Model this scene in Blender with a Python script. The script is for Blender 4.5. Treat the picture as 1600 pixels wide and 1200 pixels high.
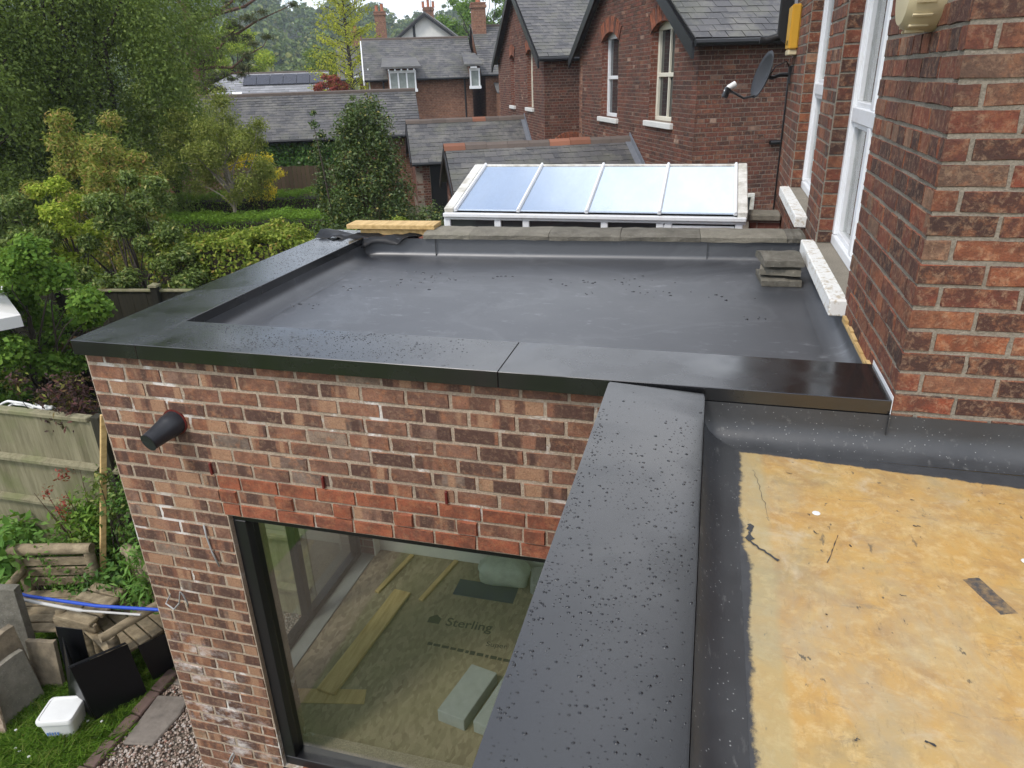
import bpy, bmesh, math, random
import numpy as np
from mathutils import Vector, Matrix
for o in list(bpy.data.objects): bpy.data.objects.remove(o)
SC = bpy.context.scene; COL = SC.collection
R = math.radians
# ------------------------------------------------------------------ camera
CAM = Vector((0.366, -2.5775, 4.2546)); CAM_F = 1109.0 / 1600.0
_y, _t, _r = R(-15.7236), R(23.3268), R(-1.9029)
cf = Vector((math.sin(_y)*math.cos(_t), math.cos(_y)*math.cos(_t), -math.sin(_t)))
cr = Vector((math.cos(_y), -math.sin(_y), 0)); cu = cr.cross(cf)
cr, cu = math.cos(_r)*cr + math.sin(_r)*cu, -math.sin(_r)*cr + math.cos(_r)*cu
cd = bpy.data.cameras.new('camera'); co = bpy.data.objects.new('camera', cd); COL.objects.link(co)
cd.sensor_width = 36.0; cd.lens = CAM_F*36.0; cd.clip_start = 0.05; cd.clip_end = 3000
co.matrix_world = Matrix(((cr.x, cu.x, -cf.x, CAM.x), (cr.y, cu.y, -cf.y, CAM.y), (cr.z, cu.z, -cf.z, CAM.z), (0, 0, 0, 1)))
SC.camera = co
# ------------------------------------------------------------------ sky, sun, exposure
SUN_EL, SUN_AZ = 52.0, -150.0      # azimuth measured from +Y towards +X
wd = bpy.data.worlds.new('World'); SC.world = wd; wd.use_nodes = True
nt = wd.node_tree; nt.nodes.clear(); L = nt.links.new
def wn(t, **k):
    n = nt.nodes.new(t)
    for a, b in k.items(): setattr(n, a, b)
    return n
sky = wn('ShaderNodeTexSky', sky_type='NISHITA', sun_disc=False); sky.sun_elevation = R(SUN_EL); sky.sun_rotation = R(SUN_AZ)
sky.air_density = 1.0; sky.dust_density = 1.0; sky.ozone_density = 1.5
tc = wn('ShaderNodeTexCoord'); sx = wn('ShaderNodeSeparateXYZ'); L(tc.outputs['Generated'], sx.inputs[0])
za = wn('ShaderNodeMath', operation='ADD'); za.inputs[1].default_value = 0.22; L(sx.outputs[2], za.inputs[0])
zm = wn('ShaderNodeMath', operation='MAXIMUM'); zm.inputs[1].default_value = 0.1; L(za.outputs[0], zm.inputs[0])
dv = wn('ShaderNodeVectorMath', operation='DIVIDE'); cx = wn('ShaderNodeCombineXYZ')
for i in range(3): L(zm.outputs[0], cx.inputs[i])
L(tc.outputs['Generated'], dv.inputs[0]); L(cx.outputs[0], dv.inputs[1])
nz = wn('ShaderNodeTexNoise'); nz.inputs['Scale'].default_value = 1.15; nz.inputs['Detail'].default_value = 7; nz.inputs['Roughness'].default_value = .55; nz.inputs['Distortion'].default_value = .3
L(dv.outputs[0], nz.inputs['Vector'])
rp = wn('ShaderNodeValToRGB'); rp.color_ramp.elements[0].position = .38; rp.color_ramp.elements[0].color = (.16, .16, .16, 1)
rp.color_ramp.elements[1].position = .60; rp.color_ramp.elements[1].color = (.95, .95, .95, 1); L(nz.outputs['Fac'], rp.inputs[0])
n2 = wn('ShaderNodeTexNoise'); n2.inputs['Scale'].default_value = 2.6; n2.inputs['Detail'].default_value = 5; L(dv.outputs[0], n2.inputs['Vector'])
r2 = wn('ShaderNodeValToRGB'); r2.color_ramp.elements[0].position = .3; r2.color_ramp.elements[0].color = (5.8, 6.2, 7.0, 1)
r2.color_ramp.elements[1].position = .65; r2.color_ramp.elements[1].color = (8.8, 8.9, 9.1, 1); L(n2.outputs['Fac'], r2.inputs[0])
mx = wn('ShaderNodeMix', data_type='RGBA'); L(rp.outputs[0], mx.inputs[0]); L(sky.outputs[0], mx.inputs[6]); L(r2.outputs[0], mx.inputs[7])
bg = wn('ShaderNodeBackground'); bg.inputs[1].default_value = 0.15; L(mx.outputs[2], bg.inputs[0])
wo = wn('ShaderNodeOutputWorld'); L(bg.outputs[0], wo.inputs[0])
sd = bpy.data.lights.new('sun', 'SUN'); sd.energy = 1.5; sd.angle = R(11); sd.color = (1, .955, .89)
so = bpy.data.objects.new('sun', sd); COL.objects.link(so)
_sv = Vector((math.sin(R(SUN_AZ))*math.cos(R(SUN_EL)), math.cos(R(SUN_AZ))*math.cos(R(SUN_EL)), math.sin(R(SUN_EL))))
so.rotation_euler = _sv.to_track_quat('Z', 'Y').to_euler(); so.location = (0, -20, 40)
vs = SC.view_settings; vs.view_transform = 'Standard'; vs.look = 'None'; vs.exposure = 0.55; vs.gamma = 1.0; vs.use_curve_mapping = False
SC.render.engine = 'CYCLES'; SC.cycles.use_denoising = True; SC.cycles.max_bounces = 8; SC.cycles.transparent_max_bounces = 16
SC.cycles.diffuse_bounces = 4; SC.cycles.glossy_bounces = 4; SC.cycles.volume_bounces = 1; SC.cycles.sample_clamp_indirect = 6
SC.cycles.caustics_reflective = False; SC.cycles.caustics_refractive = False
# ------------------------------------------------------------------ material kit
MATS = {}
class NT:
    def __init__(s, name):
        m = bpy.data.materials.new(name); m.use_nodes = True; s.m = m; s.t = m.node_tree; s.t.nodes.clear()
        s.out = s.t.nodes.new('ShaderNodeOutputMaterial')
    def n(s, t, **k):
        x = s.t.nodes.new(t)
        for a, b in k.items(): setattr(x, a, b)
        return x
    def l(s, a, b): s.t.links.new(a, b)
    def set(s, sock, v):
        if hasattr(v, 'is_linked') or isinstance(v, bpy.types.NodeSocket): s.l(v, sock)
        elif isinstance(v, (tuple, list)) and len(v) == 3 and sock.type == 'RGBA': sock.default_value = (*v, 1)
        else: sock.default_value = v
    def pos(s): return s.n('ShaderNodeNewGeometry').outputs['Position']
    def math(s, op, a, b=0.0, clamp=False):
        x = s.n('ShaderNodeMath', operation=op, use_clamp=clamp); s.set(x.inputs[0], a); s.set(x.inputs[1], b); return x.outputs[0]
    def vmul(s, v, k, add=(0, 0, 0)):
        x = s.n('ShaderNodeVectorMath', operation='MULTIPLY_ADD'); s.set(x.inputs[0], v); x.inputs[1].default_value = k; s.set(x.inputs[2], add); return x.outputs[0]
    def vadd(s, a, b):
        x = s.n('ShaderNodeVectorMath', operation='ADD'); s.set(x.inputs[0], a); s.set(x.inputs[1], b); return x.outputs[0]
    def rnd(s):
        a = s.n('ShaderNodeObjectInfo').outputs['Random']; b = s.n('ShaderNodeNewGeometry').outputs['Random Per Island']
        return s.math('FRACT', s.math('ADD', s.math('MULTIPLY', a, 7.31), b))
    def noise(s, scale, v=None, detail=4, rough=.55, dist=0.0):
        x = s.n('ShaderNodeTexNoise'); s.set(x.inputs['Vector'], v if v is not None else s.pos())
        x.inputs['Scale'].default_value = scale; x.inputs['Detail'].default_value = detail; x.inputs['Roughness'].default_value = rough; x.inputs['Distortion'].default_value = dist
        return x.outputs['Fac']
    def voro(s, scale, v=None, out='Distance', feat='F1'):
        x = s.n('ShaderNodeTexVoronoi', feature=feat); s.set(x.inputs['Vector'], v if v is not None else s.pos()); x.inputs['Scale'].default_value = scale
        return x.outputs[out]
    def ramp(s, f, stops, interp='LINEAR'):
        x = s.n('ShaderNodeValToRGB'); e = x.color_ramp; e.interpolation = interp
        while len(e.elements) < len(stops): e.elements.new(.5)
        for el, (p, c) in zip(e.elements, stops):
            el.position = p; el.color = (*c, 1) if isinstance(c, (tuple, list)) else (c, c, c, 1)
        s.set(x.inputs[0], f); return x.outputs[0]
    def mix(s, f, a, b, mode='MIX'):
        x = s.n('ShaderNodeMix', data_type='RGBA', blend_type=mode); s.set(x.inputs[0], f); s.set(x.inputs[6], a); s.set(x.inputs[7], b); return x.outputs[2]
    def bump(s, h, strength=.3, dist=.01, normal=None):
        x = s.n('ShaderNodeBump'); x.inputs['Strength'].default_value = strength; x.inputs['Distance'].default_value = dist; s.set(x.inputs['Height'], h)
        if normal is not None: s.l(normal, x.inputs['Normal'])
        return x.outputs[0]
    def bsdf(s, col, rough=.6, normal=None, metal=0.0, spec=.5, coat=0.0, **k):
        p = s.n('ShaderNodeBsdfPrincipled'); s.set(p.inputs['Base Color'], col); s.set(p.inputs['Roughness'], rough)
        p.inputs['Metallic'].default_value = metal; p.inputs['Specular IOR Level'].default_value = spec; p.inputs['Coat Weight'].default_value = coat
        for a, b in k.items(): s.set(p.inputs[a.replace('_', ' ')], b)
        if normal is not None: s.l(normal, p.inputs['Normal'])
        return p.outputs[0]
    def done(s, sh): s.l(sh, s.out.inputs[0]); return s.m
def mat(fn):
    MATS[fn.__name__] = fn(NT(fn.__name__)); return fn
def plain(name, col, rough=.6, var=.25, scale=8, bump=.15, bs=40, spec=.4, metal=0.0, rv=.0):
    t = NT(name); f = t.noise(scale, detail=6); c = t.mix(f, tuple(x*(1-var) for x in col), tuple(min(1, x*(1+var)) for x in col))
    c = t.mix(rv, c, t.ramp(t.rnd(), [(0, tuple(x*.55 for x in col)), (1, tuple(min(1, x*1.4) for x in col))])) if rv else c
    MATS[name] = t.done(t.bsdf(c, t.math('ADD', t.math('MULTIPLY', f, .2), rough-.1), t.bump(t.noise(bs), bump, .004), metal, spec)); return MATS[name]
def brickmat(name, stops, band=0.0, eff=0.0, bump=.6, soot=0.0, haze=.45, band_cols=((.095, .052, .040), (.40, .23, .135))):
    t = NT(name); r = t.rnd(); off = t.n('ShaderNodeCombineXYZ')
    t.set(off.inputs[0], t.math('MULTIPLY', r, 91.0)); t.set(off.inputs[1], t.math('MULTIPLY', r, 57.0)); t.set(off.inputs[2], t.math('MULTIPLY', r, 23.0))
    P = t.vadd(t.pos(), off.outputs[0])
    c = t.ramp(r, stops, 'LINEAR')
    c = t.mix(t.ramp(t.noise(9, P, 5, .65), [(.42, 0.0), (.62, .85)]), c, t.mix(.7, c, (.06, .034, .027)))
    c = t.mix(t.ramp(t.noise(22, P, 5, .7), [(.5, 0.0), (.70, .6)]), c, (.42, .18, .085))
    if band:
        Pb = t.vmul(P, (1.0, .05, .05)); b = t.noise(10, Pb, 1.5, .4)
        sel = t.ramp(t.math('FRACT', t.math('MULTIPLY', r, 13.7)), [(0.36, 0.0), (.44, band)])
        c = t.mix(t.math('MULTIPLY', sel, t.ramp(b, [(.53, 0.0), (.57, 1.0)])), c, band_cols[0])
        c = t.mix(t.math('MULTIPLY', sel, t.ramp(b, [(.40, .85), (.44, 0.0)])), c, band_cols[1])
    fine = t.noise(140, detail=3); c = t.mix(t.ramp(fine, [(.35, .28), (.6, 0.0)]), c, (.04, .025, .02))
    if haze: c = t.mix(t.ramp(t.noise(38, P, 6, .75, .5), [(.50, 0.0), (.74, haze)]), c, (.47, .31, .19)); c = t.mix(t.ramp(t.voro(75, P), [(.10, .6), (.2, 0.0)]), c, (.05, .028, .022))
    if soot: c = t.mix(t.ramp(t.noise(1.3, detail=5), [(.45, 0.0), (.75, soot)]), c, (.045, .035, .032))
    if eff:
        e = t.noise(5.5, t.vmul(t.pos(), (1, 1, 1.6)), 6, .7); e2 = t.noise(1.1, detail=2)
        m = t.math('MULTIPLY', t.ramp(e, [(.52, 0.0), (.68, 1.0)]), t.ramp(e2, [(.44, 0.0), (.62, eff)]))
        c = t.mix(m, c, (.62, .57, .53))
    h = t.math('ADD', t.math('MULTIPLY', t.noise(55, detail=5, rough=.65), 1.0), t.math('MULTIPLY', fine, .5))
    MATS[name] = t.done(t.bsdf(c, .86, t.bump(h, bump, .006), 0, .25)); return MATS[name]
brickmat('brick_mixed', [(0, (.16, .086, .062)), (.16, (.20, .10, .068)), (.34, (.255, .115, .072)), (.5, (.23, .125, .086)), (.62, (.285, .132, .08)), (.76, (.25, .15, .108)), (.88, (.32, .13, .07)), (.95, (.23, .185, .15)), (1, (.42, .26, .15))], band=.95, eff=.0)
brickmat('brick_mixed_stained', [(0, (.12, .062, .045)), (.2, (.18, .085, .055)), (.4, (.23, .10, .06)), (.6, (.20, .11, .072)), (.8, (.28, .135, .078)), (.93, (.21, .165, .13)), (1, (.48, .30, .16))], band=.9, eff=.9)
brickmat('brick_red', [(0, (.29, .088, .045)), (.5, (.36, .112, .056)), (1, (.32, .10, .055))], bump=.35, haze=.25)
brickmat('brick_house', [(0, (.055, .03, .025)), (.18, (.10, .043, .032)), (.38, (.185, .057, .036)), (.58, (.26, .072, .038)), (.74, (.165, .066, .043)), (.88, (.30, .098, .045)), (.95, (.18, .11, .075)), (1, (.40, .22, .13))], soot=.7, haze=.65)
brickmat('brick_old', [(0, (.055, .028, .024)), (.2, (.095, .038, .031)), (.45, (.155, .05, .036)), (.7, (.19, .062, .043)), (.88, (.13, .06, .048)), (.96, (.24, .10, .06)), (1, (.42, .29, .22))], soot=.6, haze=.3)
def mortar(name, col, eff=0.0):
    t = NT(name); c = t.mix(t.noise(6, detail=6), tuple(x*.7 for x in col), tuple(min(1, x*1.2) for x in col))
    c = t.mix(t.ramp(t.noise(120, detail=2), [(.4, .45), (.6, 0.0)]), c, tuple(x*.45 for x in col))
    if eff:
        m = t.math('MULTIPLY', t.ramp(t.noise(4.5, detail=5, rough=.7), [(.55, 0.0), (.62, 1.0)]), t.ramp(t.noise(1.3, detail=1), [(.46, 0.0), (.56, eff)]))
        c = t.mix(m, c, (.78, .75, .70))
    MATS[name] = t.done(t.bsdf(c, .95, t.bump(t.noise(90, detail=5, rough=.7), .7, .01), 0, .15))
mortar('mortar_sand', (.48, .38, .28), .8); mortar('mortar_grey', (.31, .275, .22)); mortar('mortar_old', (.30, .245, .195))
def brick_tex(name, cols, mort, scale=1.0):
    t = NT(name); g = t.n('ShaderNodeNewGeometry'); sp = t.n('ShaderNodeSeparateXYZ'); t.l(g.outputs['Position'], sp.inputs[0])
    cb = t.n('ShaderNodeCombineXYZ'); t.set(cb.inputs[0], t.math('ADD', sp.outputs[0], sp.outputs[1])); t.l(sp.outputs[2], cb.inputs[1])
    b = t.n('ShaderNodeTexBrick'); t.l(cb.outputs[0], b.inputs['Vector']); b.inputs['Scale'].default_value = 1.0
    b.inputs['Brick Width'].default_value = .23*scale; b.inputs['Row Height'].default_value = .078*scale; b.inputs['Mortar Size'].default_value = .008; b.inputs['Bias'].default_value = -.1
    b.inputs['Color1'].default_value = (*cols[0], 1); b.inputs['Color2'].default_value = (*cols[1], 1); b.inputs['Mortar'].default_value = (*mort, 1)
    c = t.mix(t.ramp(t.noise(9, detail=6, rough=.7), [(.3, .7), (.6, 0.0)]), b.outputs['Color'], tuple(x*.35 for x in cols[0]))
    c = t.mix(t.ramp(t.noise(14, detail=3, rough=.7), [(.6, .0), (.72, .6)]), c, (.45, .3, .22))
    MATS[name] = t.done(t.bsdf(c, .9, t.bump(b.outputs['Fac'], -.4, .01), 0, .2))
brick_tex('brick_far', ((.29, .135, .082), (.19, .088, .06)), (.30, .23, .17)); brick_tex('brick_plain', ((.25, .09, .06), (.15, .06, .045)), (.3, .24, .2))
@mat
def coping_black(t):
    n = t.noise(3.5, detail=4, rough=.6); w = t.ramp(t.noise(1.7, detail=3, rough=.55, dist=.6), [(.46, 0.0), (.56, 1.0)])
    r = t.mix(w, t.ramp(n, [(.3, .20), (.7, .32)]), (.14, .14, .14))
    c = t.mix(t.ramp(t.noise(60, detail=3), [(.62, 0.0), (.75, .3)]), (.005, .0053, .006), (.014, .014, .014))
    return t.done(t.bsdf(c, r, t.bump(t.noise(2.2, detail=2), .025, .01), 0, .64, IOR=1.75))
@mat
def water_drop(t): return t.done(t.bsdf((.008, .008, .009), .03, None, 0, .8, IOR=1.45))
@mat
def membrane(t):
    n = t.noise(1.6, detail=7, rough=.62); c = t.mix(n, (.024, .026, .030), (.050, .053, .060))
    sc = t.ramp(t.noise(7, t.vmul(t.pos(), (1, 1.8, 1)), 7, .72), [(.57, 0.0), (.66, .55)])
    c = t.mix(t.math('MULTIPLY', sc, t.ramp(t.noise(1.0, detail=2), [(.42, 0.0), (.58, 1.0)])), c, (.20, .21, .22))
    c = t.mix(t.ramp(t.noise(.9, t.vmul(t.pos(), (1, 1, 1), (4, 1, 0)), 6, .6, 1.2), [(.48, 0.0), (.515, .32), (.55, .06)]), c, (.10, .105, .112)); c = t.mix(t.ramp(t.noise(60, t.vmul(t.pos(), (.25, 1, 1)), 3), [(.66, 0.0), (.74, .35)]), c, (.15, .155, .16))
    c = t.mix(t.ramp(t.voro(26), [(.035, .85), (.06, 0.0)]), c, (.13, .135, .14))
    r = t.ramp(n, [(.3, .40), (.7, .53)])
    return t.done(t.bsdf(c, r, t.bump(t.noise(5, detail=4), .06, .01, t.bump(t.noise(260, detail=2), .12, .002)), 0, .8, IOR=1.7))
@mat
def membrane_dirty(t):
    n = t.noise(5, detail=7, rough=.62); c = t.mix(n, (.024, .025, .027), (.06, .062, .064))
    c = t.mix(t.ramp(t.voro(55), [(.07, .9), (.12, 0.0)]), c, (.3, .3, .29))
    c = t.mix(t.ramp(t.noise(30, t.vmul(t.pos(), (1, .3, 1)), 5, .7), [(.6, 0.0), (.72, .5)]), c, (.2, .2, .19))
    return t.done(t.bsdf(c, t.ramp(n, [(.3, .35), (.7, .55)]), t.bump(t.noise(40, detail=5), .25, .004), 0, .6))
@mat
def resin_deck(t):
    sp = t.n('ShaderNodeSeparateXYZ'); t.l(t.pos(), sp.inputs[0]); x, y = sp.outputs[0], sp.outputs[1]
    w = t.math('ADD', t.math('MULTIPLY', t.math('SUBTRACT', t.noise(14, detail=8, rough=.75), .5), .05), t.math('MULTIPLY', t.math('SUBTRACT', t.noise(2.6, detail=2), .5), .07))
    Ps = t.vmul(t.pos(), (1, 1, 1))
    a = t.noise(2.6, Ps, 8, .68, .3); b = t.noise(9, Ps, 8, .72, .3); d = t.noise(24, Ps, 8, .75, .2)
    c = t.ramp(a, [(.30, (.34, .26, .135)), (.42, (.47, .315, .12)), (.54, (.50, .30, .095)), (.64, (.50, .34, .14)), (.72, (.53, .42, .23))])
    c = t.mix(t.ramp(b, [(.46, 0.0), (.70, .8)]), c, (.33, .19, .075)); c = t.mix(t.ramp(d, [(.5, 0.0), (.7, .6)]), c, (.66, .50, .26))
    c = t.mix(t.ramp(t.noise(3.4, t.vmul(t.pos(), (1, 1, 1), (7, 3, 0)), 8, .75, .8), [(.56, 0.0), (.70, .6)]), c, (.56, .48, .35)); c = t.mix(t.ramp(t.noise(1.7, t.vmul(t.pos(), (1, 1, 1), (2, 8, 0)), 9, .72, 1.0), [(.48, 0.0), (.64, .6)]), c, (.37, .31, .21)); c = t.mix(t.ramp(t.noise(70, t.vmul(t.pos(), (1, .25, 1)), 5, .7), [(.58, 0.0), (.68, .45)]), c, (.30, .21, .10)); c = t.mix(t.ramp(t.noise(15, t.vmul(t.pos(), (.5, 1.5, 1), (5, 5, 0)), 7, .75, .6), [(.60, 0.0), (.64, .5), (.67, 0.0)]), c, (.22, .17, .11))
    c = t.mix(t.ramp(t.noise(11, t.vmul(t.pos(), (1.6, .6, 1), (3, 9, 0)), 6, .7), [(.64, 0.0), (.70, .8)]), c, (.13, .105, .07))
    c = t.mix(t.ramp(t.noise(34, t.vmul(t.pos(), (1, .5, 1), (1, 2, 0)), 4, .6), [(.68, 0.0), (.72, .8)]), c, (.06, .06, .055))
    # pale overlap tape down the left edge
    e = t.math('ADD', x, t.math('MULTIPLY', w, .25)); tape = t.ramp(e, [(.612, 1.0), (.632, 0.0)])
    c = t.mix(t.math('MULTIPLY', tape, .42), c, t.mix(b, (.33, .30, .16), (.45, .41, .24)))
    # dark primer that stops in a brushed edge
    ex = t.math('ADD', x, w); ey = t.math('ADD', t.math('ADD', y, t.math('MULTIPLY', w, .8)), t.math('MULTIPLY', x, .075))
    dark = t.math('MAXIMUM', t.ramp(ex, [(.528, 1.0), (.562, 0.0)]), t.ramp(t.math('ADD', ey, 1.0), [(.902, 0.0), (.93, 1.0)])); dark = t.ramp(t.math('ADD', dark, t.math('MULTIPLY', t.math('SUBTRACT', d, .5), .8)), [(.3, 0.0), (.62, 1.0)])
    c = t.mix(dark, c, t.mix(t.noise(20, detail=5), (.03, .031, .033), (.075, .077, .08)))
    # a brushed dab of primer
    u = t.math('ADD', t.math('MULTIPLY', t.math('SUBTRACT', x, 1.165), .94), t.math('MULTIPLY', t.math('SUBTRACT', y, -.80), .34)); v = t.math('SUBTRACT', t.math('MULTIPLY', t.math('SUBTRACT', y, -.80), .94), t.math('MULTIPLY', t.math('SUBTRACT', x, 1.165), .34))
    k = t.math('MULTIPLY', t.math('LESS_THAN', t.math('ABSOLUTE', t.math('ADD', u, t.math('MULTIPLY', w, .2))), .024), t.math('LESS_THAN', t.math('ABSOLUTE', t.math('ADD', v, t.math('MULTIPLY', w, .4))), .075))
    c = t.mix(t.math('MULTIPLY', k, t.ramp(d, [(.38, .4), (.55, .95)])), c, (.05, .055, .062))
    return t.done(t.bsdf(c, t.ramp(b, [(.3, .38), (.7, .6)]), t.bump(b, .35, .006, t.bump(d, .4, .003)), 0, .45))
@mat
def coping_stone(t):
    c = t.ramp(t.noise(9, detail=8, rough=.7), [(.3, (.085, .08, .070)), (.5, (.17, .155, .13)), (.72, (.27, .25, .21))])
    c = t.mix(t.ramp(t.noise(3, detail=3), [(.5, 0.0), (.65, .6)]), c, (.12, .12, .085)); c = t.mix(t.ramp(t.voro(38), [(.1, .6), (.2, 0.0)]), c, (.35, .34, .29))
    c = t.mix(.35, c, t.ramp(t.rnd(), [(0, (.08, .075, .06)), (1, (.36, .33, .25))]))
    return t.done(t.bsdf(c, .95, t.bump(t.noise(45, detail=8, rough=.75), .9, .012), 0, .15))
@mat
def slate(t):
    r = t.rnd(); c = t.ramp(r, [(0, (.062, .061, .064)), (.4, (.080, .078, .080)), (.8, (.098, .094, .094)), (1, (.115, .11, .105))])
    c = t.mix(t.ramp(t.noise(2.2, detail=7, rough=.7), [(.46, 0.0), (.66, .75)]), c, (.20, .19, .165)); c = t.mix(t.ramp(t.noise(1.1, detail=5), [(.5, 0.0), (.7, .55)]), c, (.06, .065, .04))
    c = t.mix(t.ramp(t.noise(26, detail=4), [(.62, 0.0), (.72, .6)]), c, (.24, .23, .2))
    return t.done(t.bsdf(c, .62, t.bump(t.noise(30, detail=6), .5, .006), 0, .4))
@mat
def glass_sky(t):     # clear solar glass: sees through, reflects
    g = t.n('ShaderNodeBsdfGlossy'); g.inputs['Roughness'].default_value = .004; tr = t.n('ShaderNodeBsdfTransparent'); tr.inputs[0].default_value = (.93, .96, .94, 1)
    fa = t.n('ShaderNodeLayerWeight'); fa.inputs[0].default_value = .5; m = t.n('ShaderNodeMixShader')
    t.set(m.inputs[0], t.math('ADD', t.math('MULTIPLY', t.math('POWER', fa.outputs['Facing'], 4.0), .85), .11, True)); t.l(tr.outputs[0], m.inputs[1]); t.l(g.outputs[0], m.inputs[2]); return t.done(m.outputs[0])
@mat
def glass_coated(t):   # blue self-cleaning conservatory glass, strongly reflective
    g = t.n('ShaderNodeBsdfGlossy'); g.inputs['Roughness'].default_value = .02; g.inputs[0].default_value = (.66, .75, .87, 1)
    d = t.n('ShaderNodeBsdfPrincipled'); d.inputs['Base Color'].default_value = (.34, .40, .48, 1); d.inputs['Roughness'].default_value = .1
    m = t.n('ShaderNodeMixShader'); t.set(m.inputs[0], t.ramp(t.noise(3.5, t.vmul(t.pos(), (1, .3, .3)), 6, .7), [(.3, .60), (.7, .85)])); t.l(d.outputs[0], m.inputs[1]); t.l(g.outputs[0], m.inputs[2]); return t.done(m.outputs[0])
@mat
def glass_dark(t):
    return t.done(t.bsdf((.03, .034, .036), .03, t.bump(t.noise(1.5), .02, .02), 0, .8))
@mat
def upvc(t):
    c = t.mix(t.ramp(t.noise(14, detail=6, rough=.7), [(.5, 0.0), (.75, .35)]), (.80, .81, .82), (.52, .49, .42)); return t.done(t.bsdf(c, .35, None, 0, .5))
@mat
def upvc_dirty(t):
    c = t.mix(t.ramp(t.noise(5, detail=8, rough=.75), [(.42, 0.0), (.62, .8)]), (.72, .70, .64), (.34, .31, .24)); return t.done(t.bsdf(c, .5, t.bump(t.noise(50), .1, .002), 0, .4))
@mat
def sill_paint(t):
    f = t.noise(28, detail=7, rough=.75); c = t.mix(t.ramp(f, [(.52, 0.0), (.60, .9)]), (.80, .79, .75), (.50, .42, .30)); return t.done(t.bsdf(c, .7, t.bump(f, .5, .004), 0, .3))
@mat
def timber_new(t):
    w = t.noise(30, t.vmul(t.pos(), (1, .12, 1)), 4); c = t.ramp(w, [(.3, (.42, .27, .10)), (.6, (.62, .43, .19)), (.8, (.54, .35, .14))]); return t.done(t.bsdf(c, .7, t.bump(w, .2, .003), 0, .3))
@mat
def timber_weathered(t):
    P = t.vadd(t.pos(), t.n('ShaderNodeObjectInfo').outputs['Location']); w = t.noise(22, t.vmul(P, (1, 1, .10)), 6, .7)
    c = t.ramp(w, [(.28, (.10, .09, .05)), (.5, (.21, .19, .115)), (.72, (.31, .28, .18))]); c = t.mix(t.ramp(t.noise(2.5, detail=5), [(.5, 0.0), (.66, .75)]), c, (.13, .16, .05))
    c = t.mix(.3, c, t.ramp(t.rnd(), [(0, (.13, .115, .07)), (1, (.33, .30, .2))])); return t.done(t.bsdf(c, .9, t.bump(w, .5, .005), 0, .2))
@mat
def timber_dark(t):
    w = t.noise(22, t.vmul(t.pos(), (1, 1, .1)), 6, .7); c = t.ramp(w, [(.3, (.012, .011, .008)), (.6, (.035, .032, .02)), (.75, (.075, .075, .04))]); c = t.mix(.4, c, t.ramp(t.rnd(), [(0, (.012, .012, .01)), (1, (.055, .05, .035))]))
    return t.done(t.bsdf(c, .9, t.bump(w, .5, .005), 0, .2))
@mat
def timber_log(t):
    w = t.noise(16, t.vmul(t.pos(), (.6, .6, 1.4)), 7, .7); c = t.ramp(w, [(.3, (.08, .062, .038)), (.5, (.24, .19, .12)), (.72, (.46, .38, .25))]); c = t.mix(.3, c, t.ramp(t.rnd(), [(0, (.12, .09, .055)), (1, (.34, .27, .17))]))
    return t.done(t.bsdf(c, .9, t.bump(w, .7, .006), 0, .2))
@mat
def osb(t):
    v = t.voro(42, t.vmul(t.pos(), (1, .45, 1)), 'Color'); sp = t.n('ShaderNodeSeparateColor'); t.l(v, sp.inputs[0])
    c = t.ramp(sp.outputs[0], [(0, (.25, .18, .12)), (.5, (.33, .25, .165)), (1, (.41, .32, .22))]); c = t.mix(t.ramp(t.noise(1.8, detail=5), [(.4, .5), (.65, 0.0)]), c, (.26, .21, .12)); return t.done(t.bsdf(c, .8, None, 0, .2))
@mat
def grass_blade(t):
    c = t.ramp(t.rnd(), [(0, (.08, .17, .02)), (.5, (.15, .28, .035)), (.85, (.22, .35, .05)), (1, (.33, .34, .1))]); d = t.n('ShaderNodeBsdfDiffuse'); tr = t.n('ShaderNodeBsdfTranslucent'); t.l(c, d.inputs[0]); t.l(c, tr.inputs[0])
    m = t.n('ShaderNodeMixShader'); m.inputs[0].default_value = .35; t.l(d.outputs[0], m.inputs[1]); t.l(tr.outputs[0], m.inputs[2]); return t.done(m.outputs[0])
@mat
def lawn_soil(t):
    c = t.mix(t.noise(3, detail=7), (.06, .09, .018), (.12, .18, .035)); return t.done(t.bsdf(c, 1, t.bump(t.noise(20, detail=6), .8, .03), 0, .1))
@mat
def gravel_bed(t):
    c = t.mix(t.noise(60, detail=5), (.10, .08, .06), (.28, .23, .18)); return t.done(t.bsdf(c, 1, t.bump(t.noise(60, detail=4), .8, .01), 0, .1))
@mat
def gravel_stone(t):
    c = t.ramp(t.rnd(), [(0, (.16, .11, .085)), (.35, (.30, .22, .17)), (.65, (.40, .33, .27)), (.9, (.46, .42, .38)), (1, (.26, .12, .08))]); return t.done(t.bsdf(c, .85, None, 0, .25))
def leaf(name, stops, trans=.42, rough=.6, spec=.15, patch=None):
    stops = [(p, (c[0]*1.85, c[1]*1.7, c[2]*1.55)) for p, c in stops]
    t = NT(name); c = t.ramp(t.rnd(), stops)
    if patch: c = t.mix(t.ramp(t.noise(patch[0], detail=2), [(.48, 0.0), (.60, patch[2])]), c, patch[1])
    p = t.bsdf(c, rough, None, 0, spec); tr = t.n('ShaderNodeBsdfTranslucent'); t.l(t.mix(.5, c, (.25, .35, .03), 'MIX'), tr.inputs[0]); m = t.n('ShaderNodeMixShader'); m.inputs[0].default_value = trans
    t.l(p, m.inputs[1]); t.l(tr.outputs[0], m.inputs[2]); MATS[name] = t.done(m.outputs[0])
leaf('leaf_birch', [(0, (.055, .088, .024)), (.5, (.086, .132, .036)), (1, (.135, .185, .056))])
leaf('leaf_olive', [(0, (.09, .12, .028)), (.5, (.145, .18, .045)), (1, (.22, .24, .075))])
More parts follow.
